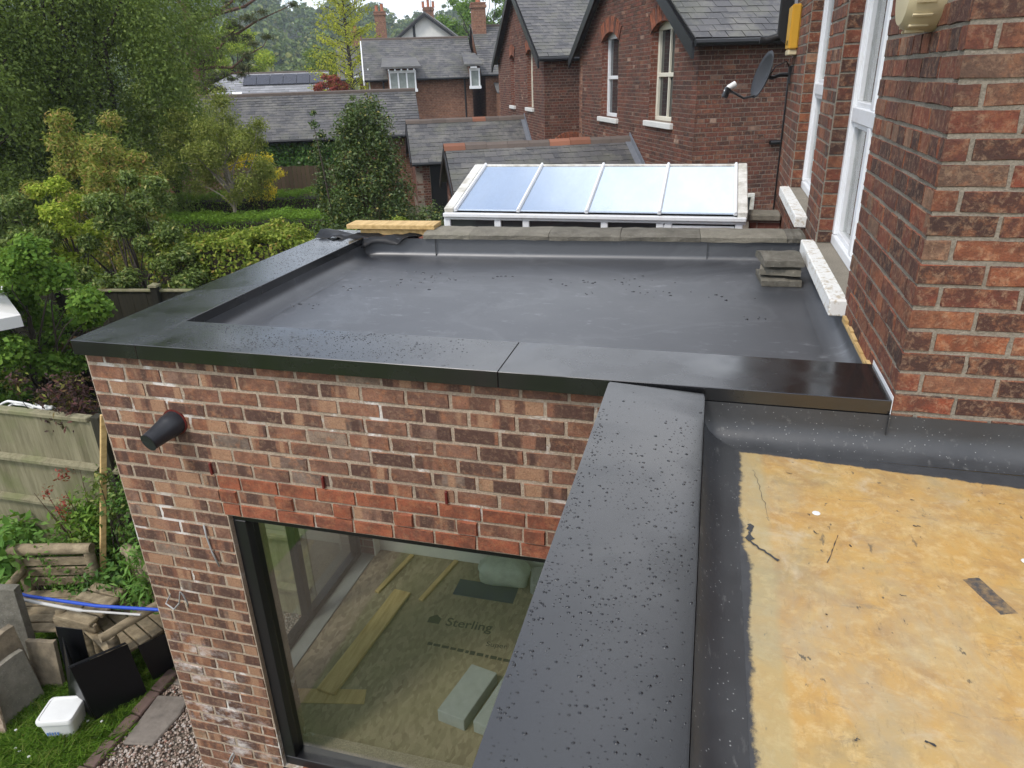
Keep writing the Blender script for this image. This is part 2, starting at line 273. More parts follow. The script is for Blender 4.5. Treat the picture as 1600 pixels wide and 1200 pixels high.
leaf('leaf_photinia', [(0, (.09, .125, .028)), (.45, (.15, .19, .04)), (.75, (.23, .22, .07)), (1, (.27, .16, .07))])
leaf('leaf_lime', [(0, (.12, .19, .02)), (.6, (.20, .27, .035)), (1, (.30, .34, .06))])
leaf('leaf_glossy', [(0, (.035, .06, .014)), (.5, (.065, .105, .024)), (.9, (.12, .165, .05)), (1, (.2, .2, .07))], .25, .45, .25)
leaf('leaf_hedge', [(0, (.06, .10, .016)), (.5, (.12, .17, .026)), (.9, (.19, .23, .045)), (1, (.25, .17, .06))], .3)
leaf('leaf_yew', [(0, (.055, .12, .016)), (.5, (.09, .18, .026)), (1, (.14, .24, .04))], .4)
leaf('leaf_holly', [(0, (.022, .042, .014)), (.6, (.042, .072, .022)), (.92, (.075, .105, .034)), (1, (.17, .15, .04))], .15, .4, .3)
leaf('leaf_maple', [(0, (.045, .105, .016)), (.5, (.075, .15, .024)), (1, (.12, .20, .036))], .35)
leaf('leaf_purple', [(0, (.02, .012, .014)), (.6, (.045, .022, .026)), (.85, (.075, .03, .03)), (1, (.12, .15, .03))], .2)
leaf('leaf_larch', [(0, (.17, .21, .02)), (.6, (.27, .30, .035)), (1, (.36, .37, .06))], .4)
leaf('leaf_pine', [(0, (.025, .035, .016)), (.6, (.045, .058, .026)), (1, (.085, .08, .04))], .1)
leaf('leaf_acer', [(0, (.10, .02, .02)), (1, (.22, .045, .04))], .3)
leaf('leaf_yellow', [(0, (.42, .36, .03)), (1, (.60, .52, .07))], .3)
leaf('leaf_wood', [(0, (.035, .06, .02)), (.4, (.055, .09, .03)), (.75, (.085, .12, .035)), (1, (.12, .13, .04))], .15)
leaf('leaf_ivy', [(0, (.018, .045, .010)), (.6, (.035, .085, .016)), (1, (.07, .13, .03))], .15, .35)
leaf('leaf_plant', [(0, (.035, .09, .016)), (.5, (.065, .15, .028)), (1, (.12, .21, .06))], .3)
plain('bark', (.055, .042, .032), .9, .5, 9, .6); plain('bark_pale', (.22, .19, .155), .9, .4, 6, .5); plain('bark_red', (.11, .06, .04), .9, .4, 6, .6)
plain('black_paint', (.012, .012, .013), .4, .2, 6, .1); plain('black_frame', (.011, .011, .012), .35, .1, 6, .02); plain('black_sheet', (.006, .006, .007), .35, .1, 6, .02, spec=.22)
plain('lead', (.16, .17, .19), .6, .3, 9, .4); plain('terracotta', (.26, .11, .065), .85, .35, 7, .5, rv=.65); plain('ridge_dark', (.12, .095, .08), .9, .4, 7, .5, rv=.4)
plain('render_white', (.66, .65, .61), .85, .12, 4, .1); plain('plaster', (.70, .69, .64), .9, .15, 3, .1); plain('blockwork', (.34, .33, .31), .95, .2, 8, .5); plain('cream_plastic', (.62, .53, .33), .5, .12, 8, .05)
plain('yellow_box', (.62, .34, .03), .5, .1, 8, .05); plain('dish_grey', (.03, .031, .034), .5, .15, 6, .05); plain('pipe_black', (.022, .023, .027), .42, .4, 14, .2); plain('cable_grey', (.36, .36, .35), .6, .2, 9, .05)
plain('weep_red', (.13, .018, .014), .5, .2, 9, .05); plain('white_plastic', (.72, .72, .69), .45, .1, 10, .05); plain('blue_paint', (.02, .07, .42), .35, .1, 9, .02); plain('ink_blue', (.10, .2, .45), .6, .2, 30, .0); plain('ink_black', (.06, .05, .035), .8, .2, 30, .0)
plain('sandstone', (.21, .17, .115), .95, .9, 13, 1.0, 60); plain('paving', (.18, .155, .13), .95, .6, 14, .8); plain('edging_brick', (.13, .085, .07), .95, .4, 12, .6); plain('canvas', (.74, .72, .68), .9, .06, 5, .05); plain('wicker', (.18, .11, .05), .9, .4, 40, .6)
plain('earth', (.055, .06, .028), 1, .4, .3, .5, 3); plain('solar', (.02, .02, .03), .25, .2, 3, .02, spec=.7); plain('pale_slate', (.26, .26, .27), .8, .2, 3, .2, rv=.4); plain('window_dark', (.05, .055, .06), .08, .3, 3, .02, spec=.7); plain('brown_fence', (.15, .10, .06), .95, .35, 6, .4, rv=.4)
plain('blind', (.45, .46, .40), .8, .15, 6, .05); plain('concrete_block', (.36, .36, .34), .95, .2, 18, .5); plain('bag', (.42, .46, .38), .6, .35, 12, .2); plain('clay_pot', (.36, .13, .07), .85, .25, 8, .3); plain('navy_sheet', (.02, .03, .07), .5, .3, 6, .1); plain('copper_metal', (.30, .29, .28), .35, .2, 10, .05, metal=.8)
@mat
def tile_pattern(t):
    P = t.pos(); v = t.n('ShaderNodeTexChecker'); t.set(v.inputs[0], t.vmul(P, (20, 28, 28))); v.inputs['Scale'].default_value = 1.0
    return t.done(t.bsdf(t.mix(v.outputs[1], (.42, .33, .25), (.30, .22, .16)), .7, None, 0, .3))
plain('pane_pale', (.26, .29, .27), .15, .5, 5, .02, spec=.6)
plain('membrane_black', (.010, .010, .011), .5, .3, 9, .1, spec=.3); plain('slate_edge', (.018, .018, .019), .9, .2, 9, .1, spec=.1); plain('grass_ground', (.085, .11, .042), 1, .5, 4, .5, 30)  # slate tails and roof underlay: grime and shadow lines put into a dark colour
plain('off_white', (.46, .45, .42), .5, .15, 14, .05)
# ------------------------------------------------------------------ mesh kit
Z = Vector((0, 0, 1))
def tag(o, label=None, cat=None, group=None, kind=None):
    for k, v in (('label', label), ('category', cat), ('group', group), ('kind', kind)):
        if v: o[k] = v
    return o
def put(o, parent):
    if parent is not None:
        o.parent = parent
        if parent.type == 'EMPTY': o.matrix_parent_inverse = Matrix.Translation(-Vector(parent['_base']))
    return o
BASES = []
def thing(name, label, cat, base, group=None):
    o = bpy.data.objects.new(name, None); COL.objects.link(o); o.location = base; o['_base'] = tuple(base); o.empty_display_size = .1; BASES.append(o)
    return tag(o, label, cat, group)
class MB:
    def __init__(s): s.v = []; s.f = []
    def add(s, vs, fs):
        b = len(s.v); s.v += [tuple(p) for p in vs]; s.f += [tuple(b+i for i in f) for f in fs]; return s
    def hexa(s, p):  # 8 corners: bottom ring 0-3 ccw, top ring 4-7
        return s.add(p, [(3, 2, 1, 0), (4, 5, 6, 7), (0, 1, 5, 4), (1, 2, 6, 5), (2, 3, 7, 6), (3, 0, 4, 7)])
    def box(s, x0, x1, y0, y1, z0, z1): return s.hexa([(x0, y0, z0), (x1, y0, z0), (x1, y1, z0), (x0, y1, z0), (x0, y0, z1), (x1, y0, z1), (x1, y1, z1), (x0, y1, z1)])
    def obox(s, c, ax, ay, az):  # centre and three half-axis vectors
        c, ax, ay, az = map(Vector, (c, ax, ay, az))
        return s.hexa([c-ax-ay-az, c+ax-ay-az, c+ax+ay-az, c-ax+ay-az, c-ax-ay+az, c+ax-ay+az, c+ax+ay+az, c-ax+ay+az])
    def bar(s, p, q, w, h, up=Z):
        p, q = Vector(p), Vector(q); d = (q-p); l = d.length; d.normalize(); sd_ = d.cross(Vector(up)); sd_ = sd_.normalized() if sd_.length > 1e-4 else Vector((1, 0, 0)); u = sd_.cross(d)
        return s.obox((p+q)/2, d*l/2, sd_*w/2, u*h/2)
    def quad(s, *p): return s.add(p, [tuple(range(len(p)))])
    def prism(s, poly, ext):  # polygon (list of points) extruded by a vector
        poly = [Vector(p) for p in poly]; ext = Vector(ext); n = len(poly)
        return s.add(poly+[p+ext for p in poly], [tuple(range(n))[::-1], tuple(range(n, 2*n))]+[(i, (i+1) % n, n+(i+1) % n, n+i) for i in range(n)])
    def tube(s, path, rad, n=10, cap=True, rng=None, jit=0.0):
        path = [Vector(p) for p in path]; rad = rad if hasattr(rad, '__len__') else [rad]*len(path); vs = []; prev = None
        for i, p in enumerate(path):
            d = (path[min(i+1, len(path)-1)]-path[max(i-1, 0)]).normalized(); a = prev if prev is not None else (Vector((1, 0, 0)) if abs(d.x) < .8 else Vector((0, 1, 0)))
            a = (a-d*a.dot(d)).normalized(); prev = a; b = d.cross(a)
            for k in range(n):
                t = 2*math.pi*k/n; r = rad[i]*(1+(rng.uniform(-jit, jit) if rng else 0)); vs.append(p+a*math.cos(t)*r+b*math.sin(t)*r)
        m = len(path); fs = [(i*n+k, i*n+(k+1) % n, (i+1)*n+(k+1) % n, (i+1)*n+k) for i in range(m-1) for k in range(n)]
        if cap: fs += [tuple(range(n))[::-1], tuple(range((m-1)*n, m*n))]
        return s.add(vs, fs)
    def lathe(s, c, prof, n=20, axis=Z):
        axis = Vector(axis).normalized(); a = axis.orthogonal().normalized(); b = axis.cross(a); vs = []; c = Vector(c)
        for r, h in prof:
            for k in range(n):
                t = 2*math.pi*k/n; vs.append(c+axis*h+(a*math.cos(t)+b*math.sin(t))*r)
        m = len(prof); return s.add(vs, [(i*n+k, i*n+(k+1) % n, (i+1)*n+(k+1) % n, (i+1)*n+k) for i in range(m-1) for k in range(n)]+[tuple(range(n))[::-1], tuple(range((m-1)*n, m*n))])
    def build(s, name, mat, parent=None, smooth=False, bevel=0.0, seg=1):
        me = bpy.data.meshes.new(name); me.from_pydata(s.v, [], s.f); me.update()
        if bevel:
            bm = bmesh.new(); bm.from_mesh(me); bmesh.ops.recalc_face_normals(bm, faces=bm.faces)
            es = [e for e in bm.edges if len(e.link_faces) == 2 and e.calc_face_angle(0) > .5]
            bmesh.ops.bevel(bm, geom=es, offset=bevel, segments=seg, affect='EDGES', clamp_overlap=True); bm.to_mesh(me); bm.free()
        else:
            bm = bmesh.new(); bm.from_mesh(me); bmesh.ops.recalc_face_normals(bm, faces=bm.faces); bm.to_mesh(me); bm.free()
        me.materials.append(MATS[mat])
        if smooth:
            me.shade_smooth()
            if smooth != 'all': me.set_sharp_from_angle(angle=R(40))
        o = bpy.data.objects.new(name, me); COL.objects.link(o); return put(o, parent)
def np_mesh(name, V, F, mat, parent=None, smooth=False):
    """V (n,3) float, F (m,k) int, all polygons with k corners"""
    V = np.asarray(V, np.float32); F = np.asarray(F, np.int32); me = bpy.data.meshes.new(name); k = F.shape[1]
    me.vertices.add(len(V)); me.vertices.foreach_set('co', V.ravel()); me.loops.add(F.size); me.loops.foreach_set('vertex_index', F.ravel())
    me.polygons.add(len(F)); me.polygons.foreach_set('loop_start', np.arange(0, F.size, k, dtype=np.int32)); me.update(calc_edges=True)
    me.materials.append(MATS[mat])
    if smooth: me.shade_smooth()
    o = bpy.data.objects.new(name, me); COL.objects.link(o); return put(o, parent)
def pix(P):
    """size on screen of one metre at P in photo pixels, 0 outside the frame"""
    d = Vector(P)-CAM; z = d.dot(cf)
    if z < .2: return 0
    x = 800+1109*d.dot(cr)/z; y = 600-1109*d.dot(cu)/z
    return 1109/z if (-30 < x < 1630 and -30 < y < 1230) else 0
# ------------------------------------------------------------------ repeated pieces: bricks, slates, tiles
def brick_unit(seed, ar, amp=.5):
    """unit brick x,z in +-.5, y from -1 (back) to 0 (face), worn edges; ar = length / height"""
    rng = random.Random(seed); cz = .075*amp; cx_ = cz/ar; ring = [(-.5, -.5), (0, -.5), (.5, -.5), (.5, 0), (.5, .5), (0, .5), (-.5, .5), (-.5, 0)]; vs = []
    for y, k, j in ((-1.0, 0, 0), (-.12, 0, .3), (0, 1, 1.0)):
        for x, z in ring:
            sx_, sz_ = (0 if abs(x) < .1 else math.copysign(1, x)), (0 if abs(z) < .1 else math.copysign(1, z))
            vs.append((x-sx_*cx_*k*(.6+rng.random()*.8)+rng.uniform(-1, 1)*cx_*1.1*j*abs(sx_), y+(rng.uniform(-.06, .02)*amp if k else 0), z-sz_*cz*k*(.6+rng.random()*.8)+rng.uniform(-1, 1)*cz*1.0*j*abs(sz_)))
    fs = [(r*8+i, r*8+(i+1) % 8, (r+1)*8+(i+1) % 8, (r+1)*8+i) for r in range(2) for i in range(8)]+[tuple(range(16, 24))]
    return np.array(vs), fs
def slate_unit(seed):
    rng = random.Random(seed); j = lambda a: rng.uniform(-a, a); vs = [(-.5+j(.02), j(.02), 0), (.5+j(.02), j(.02), 0), (.5, 1, 0), (-.5, 1, 0), (-.5+j(.02), j(.02), 1), (.5+j(.02), j(.02), 1), (.5, 1, 1), (-.5, 1, 1)]
    return np.array(vs), [(3, 2, 1, 0), (4, 5, 6, 7), (0, 1, 5, 4), (1, 2, 6, 5), (2, 3, 7, 6), (3, 0, 4, 7)]
UNITS = {}
def unit(kind, i):
    k = (kind, i)
    if k not in UNITS: UNITS[k] = slate_unit(i) if kind == 'slate' else brick_unit(i+(50 if kind == 'header' else 0), 3.0 if kind == 'brick' else 1.5)
    return UNITS[k]
UMESH = {}
def umesh(kind, i, mat):
    k = (kind, i, mat)
    if k not in UMESH:
        v, f = unit(kind, i); me = bpy.data.meshes.new(kind); me.from_pydata([tuple(p) for p in v], [], f); me.materials.append(MATS[mat]); me.update()
        if kind == 'slate': me.materials.append(MATS['slate_edge']); me.polygons[2].material_index = 1  # tail face painted dark to draw the shadow line of each course
        if kind != 'slate': me.shade_smooth(); me.set_sharp_from_angle(angle=R(50))
        UMESH[k] = me
    return UMESH[k]
class Pieces:
    """collects alike pieces of one thing: the largest 300 in view become parts, the rest one joined part"""
    def __init__(s, name, cap=300): s.name = name; s.cap = cap; s.p = []
    def add(s, kind, M, mat, parent, size, var): s.p.append((pix(M.translation)*size, kind, M, mat, parent, var))
    def finish(s):
        s.p.sort(key=lambda q: -q[0]); rest = {}
        for i, (sz, kind, M, mat, parent, var) in enumerate(s.p):
            if i < s.cap and sz > 4:
                o = bpy.data.objects.new(s.name, umesh(kind, var, mat)); COL.objects.link(o); put(o, parent); o.matrix_basis = M
            else: rest.setdefault((parent.name, mat), [parent, []])[1].append((kind, var, M))
        for (pn, mat), (parent, lst) in rest.items():
            V = []; F = []; b = 0
            for kind, var, M in lst:
                v, f = unit(kind, var); A = np.array(M); w = v@A[:3, :3].T+A[:3, 3]; V.append(w); F += [tuple(b+i for i in q) for q in f]; b += len(v)
            me = bpy.data.meshes.new(s.name); me.from_pydata(np.concatenate(V).tolist(), [], F); me.materials.append(MATS[mat]); me.update()
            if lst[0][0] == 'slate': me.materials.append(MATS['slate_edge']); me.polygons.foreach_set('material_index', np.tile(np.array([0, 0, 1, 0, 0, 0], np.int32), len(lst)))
            o = bpy.data.objects.new(s.name+'s', me); COL.objects.link(o); put(o, parent); o['kind'] = 'stuff'
        return s
class Wall:
    def __init__(s, O, a, n): s.O = Vector(O); s.a = Vector(a).normalized(); s.n = Vector(n).normalized(); s.e = s.n.cross(Z)
    def pt(s, u, z, d=0.0): return Vector((s.O.x, s.O.y, 0))+s.a*u+s.n*d+Z*z
    def box(s, mb, u0, u1, z0, z1, d0, d1): return mb.hexa([s.pt(u0, z0, d1), s.pt(u1, z0, d1), s.pt(u1, z0, d0), s.pt(u0, z0, d0), s.pt(u0, z1, d1), s.pt(u1, z1, d1), s.pt(u1, z1, d0), s.pt(u0, z1, d0)])
    def backing(s, mb, u0, u1, z0, z1, holes, th, d=-.006):
        us = sorted({u0, u1, *[min(max(h[i], u0), u1) for h in holes for i in (0, 1)]}); zs = sorted({z0, z1, *[min(max(h[i], z0), z1) for h in holes for i in (2, 3)]})
        for a, b in zip(us, us[1:]):
            run = None
            for c, e in zip(zs, zs[1:]):
                ins = any(h[0] < (a+b)/2 < h[1] and h[2] < (c+e)/2 < h[3] for h in holes)
                if not ins: run = (run[0] if run else c, e)
                if (ins or e == zs[-1]) and run: s.box(mb, a, b, run[0], run[1], d-th, d); run = None
        return mb
    def matrix(s, u, z, ln, h, depth, d=0.0):
        p = s.pt(u, z, d); M = Matrix.Identity(4); e = s.e
        for i, (c, k) in enumerate(((e, ln), (s.n, depth), (Z, h))):
            for j in range(3): M[j][i] = c[j]*k
        for j in range(3): M[j][3] = p[j]
        return M
def lay(u0, u1, z0, z1, ln, pitch, j, holes, rng, header_every=0, top=None, off=0.0, start=0):
    """courses of bricks as (u, z, length, height)"""
    out = []; k = start; z = z0
    while z+pitch*.6 < z1:
        hd = header_every and k % header_every == header_every-1; step = (ln/2 if hd else ln); u = u0-((step/2) if k % 2 else 0)-off*step
        spans = [(u0, u1)]
        for h in holes:
            if h[2] < z+pitch*.5 < h[3]:
                ns = []
                for a, b in spans:
                    if h[0] > a: ns.append((a, min(b, h[0])))
                    if h[1] < b: ns.append((max(a, h[1]), b))
                spans = [q for q in ns if q[1]-q[0] > .02]
        while u < u1:
            s_ = step*rng.uniform(.975, 1.025)
            for a, b in spans:
                x0, x1 = max(u, a), min(u+s_, b)
                if top: 
                    zt = z+pitch
                    while x1-x0 > .03 and zt > top(x0): x0 += .02
                    while x1-x0 > .03 and zt > top(x1): x1 -= .02
                if x1-x0 > .035: out.append(((x0+x1)/2, z+pitch/2, x1-x0-j, pitch-j))
            u += s_
        z += pitch; k += 1
    return out
def brick_wall(pc, W, parent, bricks, mats, rng, proud=.002, depth=.05):
    for u, z, l, h in bricks:
        kind = 'brick' if l > h*2.1 else 'header'; m = mats(u, z) if callable(mats) else mats
        d = rng.uniform(-proud, proud); pc.add(kind, W.matrix(u, z+rng.uniform(-.0015, .0015), l, h*rng.uniform(.97, 1.02), depth, d), m, parent, l, rng.randrange(8))
def slate_roof(pc, parent, eave0, along, up, n, length, slope, w, gauge, mat, rng, th=.018):
    """slates from the eave start point along 'along', up the slope"""
    along, up, n = Vector(along).normalized(), Vector(up).normalized(), Vector(n).normalized(); rows = int(slope/gauge)
    for r in range(rows+1):
        x = -(w/2 if r % 2 else 0); 
        while x < length:
            x0, x1 = max(x, 0), min(x+w, length); x += w
            if x1-x0 < .04: continue
            yy = r*gauge-.02+rng.uniform(-.008, .008); ln = min(gauge*2.1, slope-yy+.02)
            if ln < gauge*.3: continue
            p = Vector(eave0)+along*((x0+x1)/2)+up*yy+n*(.016+rng.uniform(0, .004)); e = up*ln-n*.026; M = Matrix.Identity(4)
            for i, c in enumerate((along*(x1-x0-.012), e, n*th)):
                for q in range(3): M[q][i] = c[q]
            for q in range(3): M[q][3] = p[q]
            pc.add('slate', M, mat, parent, x1-x0, rng.randrange(6))
def ridge_tiles(parent, p, q, name='ridge_tile', mat='terracotta', n=10, r=.13, rng=random):
    p, q = Vector(p), Vector(q)
    for i in range(n):
        a, b = p.lerp(q, i/n), p.lerp(q, (i+1)/n-.006/(q-p).length); d = (b-a).normalized(); sd_ = d.cross(Z).normalized(); mb = MB(); dz = Z*rng.uniform(-.008, .01); prof = [(-r, -r*.62), (-r*.72, 0), (0, r*.38), (r*.72, 0), (r, -r*.62)]
        vs = [P_+sd_*x+Z*z+dz for P_ in (a, b) for x, z in prof]+[P_+sd_*x*.86+Z*(z-.02)+dz for P_ in (a, b) for x, z in prof]
        fs = [(k, k+1, 6+k, 5+k) for k in range(4)]+[(10+k, 15+k, 16+k, 11+k) for k in range(4)]+[(k, 10+k, 11+k, k+1) for k in range(4)]+[(5+k, 6+k, 16+k, 15+k) for k in range(4)]+[(0, 5, 15, 10), (4, 14, 19, 9)]
        mb.add(vs, fs).build(name, mat, parent)
# ------------------------------------------------------------------ foliage kit
def leaves(P, N, size, rng, aspect=.55, fold=.25, droop=0.0):
    """P (n,3) points, N (n,3) leaf facing; returns V, F of folded four-cornered leaves"""
    n = len(P); N = N/np.linalg.norm(N, axis=1, keepdims=True); t = rng.normal(size=(n, 3)); t[:, 2] -= droop; t -= N*(t*N).sum(1, keepdims=True); t /= np.linalg.norm(t, axis=1, keepdims=True)+1e-9
    b = np.cross(N, t); s = (size*rng.uniform(.6, 1.35, n))[:, None]
    V = np.stack([P-t*s*.5, P+b*s*aspect*.5+N*s*fold*.3, P+t*s*.5-N*s*.08, P-b*s*aspect*.5+N*s*fold*.3], 1).reshape(-1, 3)
    return V, np.arange(n*4).reshape(n, 4)
def clump_points(centres, radii, n, rng, flat=.8, shell=.45, droop=0.0):
    centres, radii = np.array(centres), np.array(radii); w = radii**2; idx = rng.choice(len(centres), n, p=w/w.sum()); d = rng.normal(size=(n, 3)); d /= np.linalg.norm(d, axis=1, keepdims=True)
    r = radii[idx]*(shell+(1-shell)*rng.random(n))*rng.uniform(.75, 1.12, n); off = d*r[:, None]; off[:, 2] *= flat
    if droop: off[:, 2] -= np.abs(rng.normal(size=n))*radii[idx]*droop
    N = d*.55+np.array([0, 0, .55])+rng.normal(size=(n, 3))*.55
    return centres[idx]+off, N
def limb_tree(mb, base, tips, r0, rng, lean=(0, 0, 0), fork=.35, seg=6):
    """tapered trunk from base to the mean tip, limbs forking off it to every tip"""
    base = Vector(base); top = sum((Vector(t) for t in tips), Vector())/len(tips)+Vector(lean); H = (top-base).length; pts = []; 
    for i in range(7):
        t = i/6; pts.append(base.lerp(top, t)+Vector((rng.uniform(-1, 1), rng.uniform(-1, 1), 0))*H*.02*(1 if 0 < i else 0))
    rad = [r0*(1.25 if i == 0 else 1-.13*i) for i in range(7)]; mb.tube(pts, rad, 8, True, rng, .08)
    for tip in tips:
        tip = Vector(tip); t = min(.95, max(fork, rng.uniform(fork, 1.0)*min(1, max(.3, (tip.z-base.z)/max(H, .1))))); k = min(5, int(t*6)); a = pts[k].lerp(pts[k+1], t*6-k); r = rad[k]*.5
        m1 = a.lerp(tip, .35)+Vector((rng.uniform(-.1, .1), rng.uniform(-.1, .1), .06))*(tip-a).length; m2 = a.lerp(tip, .7)+Vector((rng.uniform(-.08, .08), rng.uniform(-.08, .08), .05))*(tip-a).length
        mb.tube([a, m1, m2, tip], [r, r*.65, r*.4, r*.12], seg, True)
    return mb
def crown_shape(c, rad, n, seed, rmin=.22, rmax=.4, top=1.0, surf=.55):
    """clump centres spread through an ellipsoid, more towards its outside"""
    rng = np.random.default_rng(seed); C_ = []; Rr = []; c = np.array(c, float); rad = np.array(rad, float); tries = 0
    while len(C_) < n and tries < n*60:
        tries += 1; d = rng.normal(size=3); d /= np.linalg.norm(d); k = surf+(1-surf)*rng.random()**.7; p = c+d*rad*k*rng.uniform(.82, 1.08); r = rng.uniform(rmin, rmax)*rad.min()
        if all(np.linalg.norm((p-q)) > .55*(r+s) for q, s in zip(C_, Rr)): C_.append(p); Rr.append(r)
    return np.array(C_), np.array(Rr)
def tree(name, label, cat, base, c, rad, leafmat, nleaf, lsize, seed, bark='bark', trunk=.12, nclump=28, group=None, rmin=.24, rmax=.42, flat=.8, droop=0.0, aspect=.55, shell=.35, surf=.5, extra=None, part='crown', tips=None, ldroop=0.0, fork=.3):
    rng = np.random.default_rng(seed); T = thing(name, label, cat, base, group); C_, R_ = crown_shape(c, rad, nclump, seed, rmin, rmax, surf=surf)
    if extra is not None: C_ = np.concatenate([C_, np.array([e[:3] for e in extra])]); R_ = np.concatenate([R_, np.array([e[3] for e in extra])])
    P, N = clump_points(C_, R_, nleaf, rng, flat, shell, droop); P[:, 2] = np.maximum(P[:, 2], base[2]+.03); V, F = leaves(P, N, lsize, rng, aspect, droop=ldroop); np_mesh(part, V, F, leafmat, T)
    r2_ = random.Random(seed); mb = MB(); limb_tree(mb, base, [tuple(p) for p in C_[:(tips or 26)]], trunk, r2_, fork=fork); mb.build('trunk', bark, T, True)
    return T
# ================================================================== setting: ground, lawn, path
def struct(o): o['kind'] = 'structure'; return o
GR = MB()
struct(GR.quad((-1500, -400, -.03), (1500, -400, -.03), (1500, 1800, -.03), (-1500, 1800, -.03)).build('ground', 'earth'))
struct(MB().quad((-9, -9, 0), (-3.41, -9, 0), (-3.41, 1.58, 0), (-9, 1.58, 0)).build('lawn', 'lawn_soil'))
struct(MB().quad((-3.41, -9, -.004), (-2.3, -9, -.004), (-2.3, 6, -.004), (-3.41, 6, -.004)).build('gravel_path', 'gravel_bed'))
struct(MB().quad((-2.3, -9, 0), (.04, -9, 0), (.04, .3, 0), (-2.3, .3, 0)).build('patio_ground', 'grass_ground'))
nr = np.random.default_rng(5)
def blades(name, label, x0, x1, y0, y1, n, h, seed, keep=None):
    g = np.random.default_rng(seed); P = np.stack([g.uniform(x0, x1, n), g.uniform(y0, y1, n), np.zeros(n)], 1)
    if keep is not None: P = P[keep(P)]
    n = len(P); a = g.uniform(0, 6.283, n); w = np.stack([np.cos(a), np.sin(a), 0*a], 1)*.0035; l = np.stack([g.normal(size=n)*.45, g.normal(size=n)*.45, np.ones(n)], 1)
    hh = (h*g.uniform(.4, 1.4, n)*(0.7+.6*np.sin(P[:, 0]*3.1+1)*np.cos(P[:, 1]*2.7)))[:, None]; hh = np.abs(hh)+.012; l2 = l.copy(); l2[:, :2] *= 2.2
    V = np.stack([P-w, P+w, P+w*.7+l*hh*.6, P+l2*hh*.95, P-w*.7+l*hh*.6], 1).reshape(-1, 3); F = np.arange(n*5).reshape(n, 5)
    o = np_mesh(name, V, F, 'grass_blade'); return tag(o, label, 'grass', kind='stuff')
blades('grass', 'bright green lawn grass around the white tub and stacked slabs', -7.4, -3.38, -1.3, 1.55, 170000, .05, 3, lambda P: P[:, 0] < -3.43+.05*np.sin(P[:, 1]*9)+.02*np.sin(P[:, 1]*31))
_d = MB()
for _ in range(16):
    x, y = nr.uniform(-4.6, -3.5), nr.uniform(-.25, .35)
    _d.lathe((x, y, .05), [(.004, 0), (.011, .004), (.007, .008)], 7)
tag(_d.build('daisies', 'white_plastic'), 'tiny white daisies scattered in the lawn', 'flowers', kind='stuff')
def stones(name, n, x0, x1, y0, y1, s0, s1, seed, mat):
    g = np.random.default_rng(seed); base = np.array([[1, 0, 0], [.3, .95, 0], [-.8, .6, 0], [-.8, -.6, 0], [.3, -.95, 0], [.1, 0, .75], [.1, 0, -.6]]); tri = np.array([[0, 1, 5], [1, 2, 5], [2, 3, 5], [3, 4, 5], [4, 0, 5], [1, 0, 6], [2, 1, 6], [3, 2, 6], [4, 3, 6], [0, 4, 6]])
    s = g.uniform(s0, s1, n)[:, None, None]; a = g.uniform(0, 6.283, n); B = base[None]*g.uniform(.65, 1.25, (n, 7, 3))*s; ca, sa = np.cos(a)[:, None], np.sin(a)[:, None]
    X = B[..., 0]*ca-B[..., 1]*sa; Y = B[..., 0]*sa+B[..., 1]*ca; V = np.stack([X+g.uniform(x0, x1, n)[:, None], Y+g.uniform(y0, y1, n)[:, None], B[..., 2]+.006+g.uniform(0, .012, n)[:, None]], 2)
    F = (tri[None]+np.arange(n)[:, None, None]*7).reshape(-1, 3); return np_mesh(name, V.reshape(-1, 3), F, mat)
tag(stones('gravel', 9000, -3.38, -2.5, -.55, 1.9, .006, .016, 8, 'gravel_stone'), 'brown and grey gravel on the path beside the brick wall', 'gravel', kind='stuff')
GP = bpy.data.objects['gravel_path']; rb = random.Random(4)
for i in range(12):
    y = -.62+i*.222; mb = MB(); mb.obox((-3.44+rb.uniform(-.01, .01), y, .012), (.048, rb.uniform(-.004, .004), 0), (0, .105, 0), (0, 0, .03)); mb.build('edging_brick', 'edging_brick', GP, False, .008)
mb = MB(); mb.prism([(-3.345, .15, .008), (-3.12, .19, .008), (-3.11, .47, .008), (-3.15, .62, .008), (-3.4, .575, .008)], (0, 0, .025)); mb.build('paving_slab', 'paving', GP, False, .008)
mb = MB(); mb.prism([(-3.36, .70, .006), (-3.14, .72, .006), (-3.13, 1.25, .006), (-3.37, 1.22, .006)], (0, 0, .025)); mb.build('paving_slab', 'paving', GP, False, .008)
# ================================================================== the black-edged extension
EX = thing('house_extension', 'new single-storey brick extension with black metal roof edging and wide black-framed window', 'extension', (-.8, 1.2, 0))
rw = random.Random(11)
FW = Wall((-2.578, .05, 0), (1, 0, 0), (0, -1, 0)); hole = (.635, 2.608, .33, 2.2); fw = MB(); FW.backing(fw, 0, 2.98, 0, 3.07, [hole], .27, -.0045); fw_o = fw.build('front_wall', 'mortar_sand', EX)
PC = Pieces('brick'); PITCH, BL = .081, .213; Z0 = 2.2-27*PITCH
rows = lay(0, 2.98, Z0, 3.07, BL, PITCH, .0145, [hole, (.62, 2.98, 2.2, 2.2+3*PITCH)], rw)
brick_wall(PC, FW, fw_o, rows, lambda u, z: 'brick_mixed_stained' if (z < 1.9 and rw.random() < .8) else 'brick_mixed', rw, .0018)
for c in (0, 2):   # the red lintel courses
    u = .60 - (0 if c else .0)
    for k in range(12):
        L_ = BL; u0 = .62+(k-(.5 if c == 0 else .35))*BL; u0, u1 = max(u0, .62), min(u0+BL, 2.98)
        if u1-u0 > .05: PC.add('brick', FW.matrix((u0+u1)/2, 2.2+(c+.5)*PITCH, u1-u0-.011, PITCH-.011, .05, .003+rw.uniform(-.001, .001)), 'brick_red', fw_o, BL, rw.randrange(8))
u = .62; k = 0
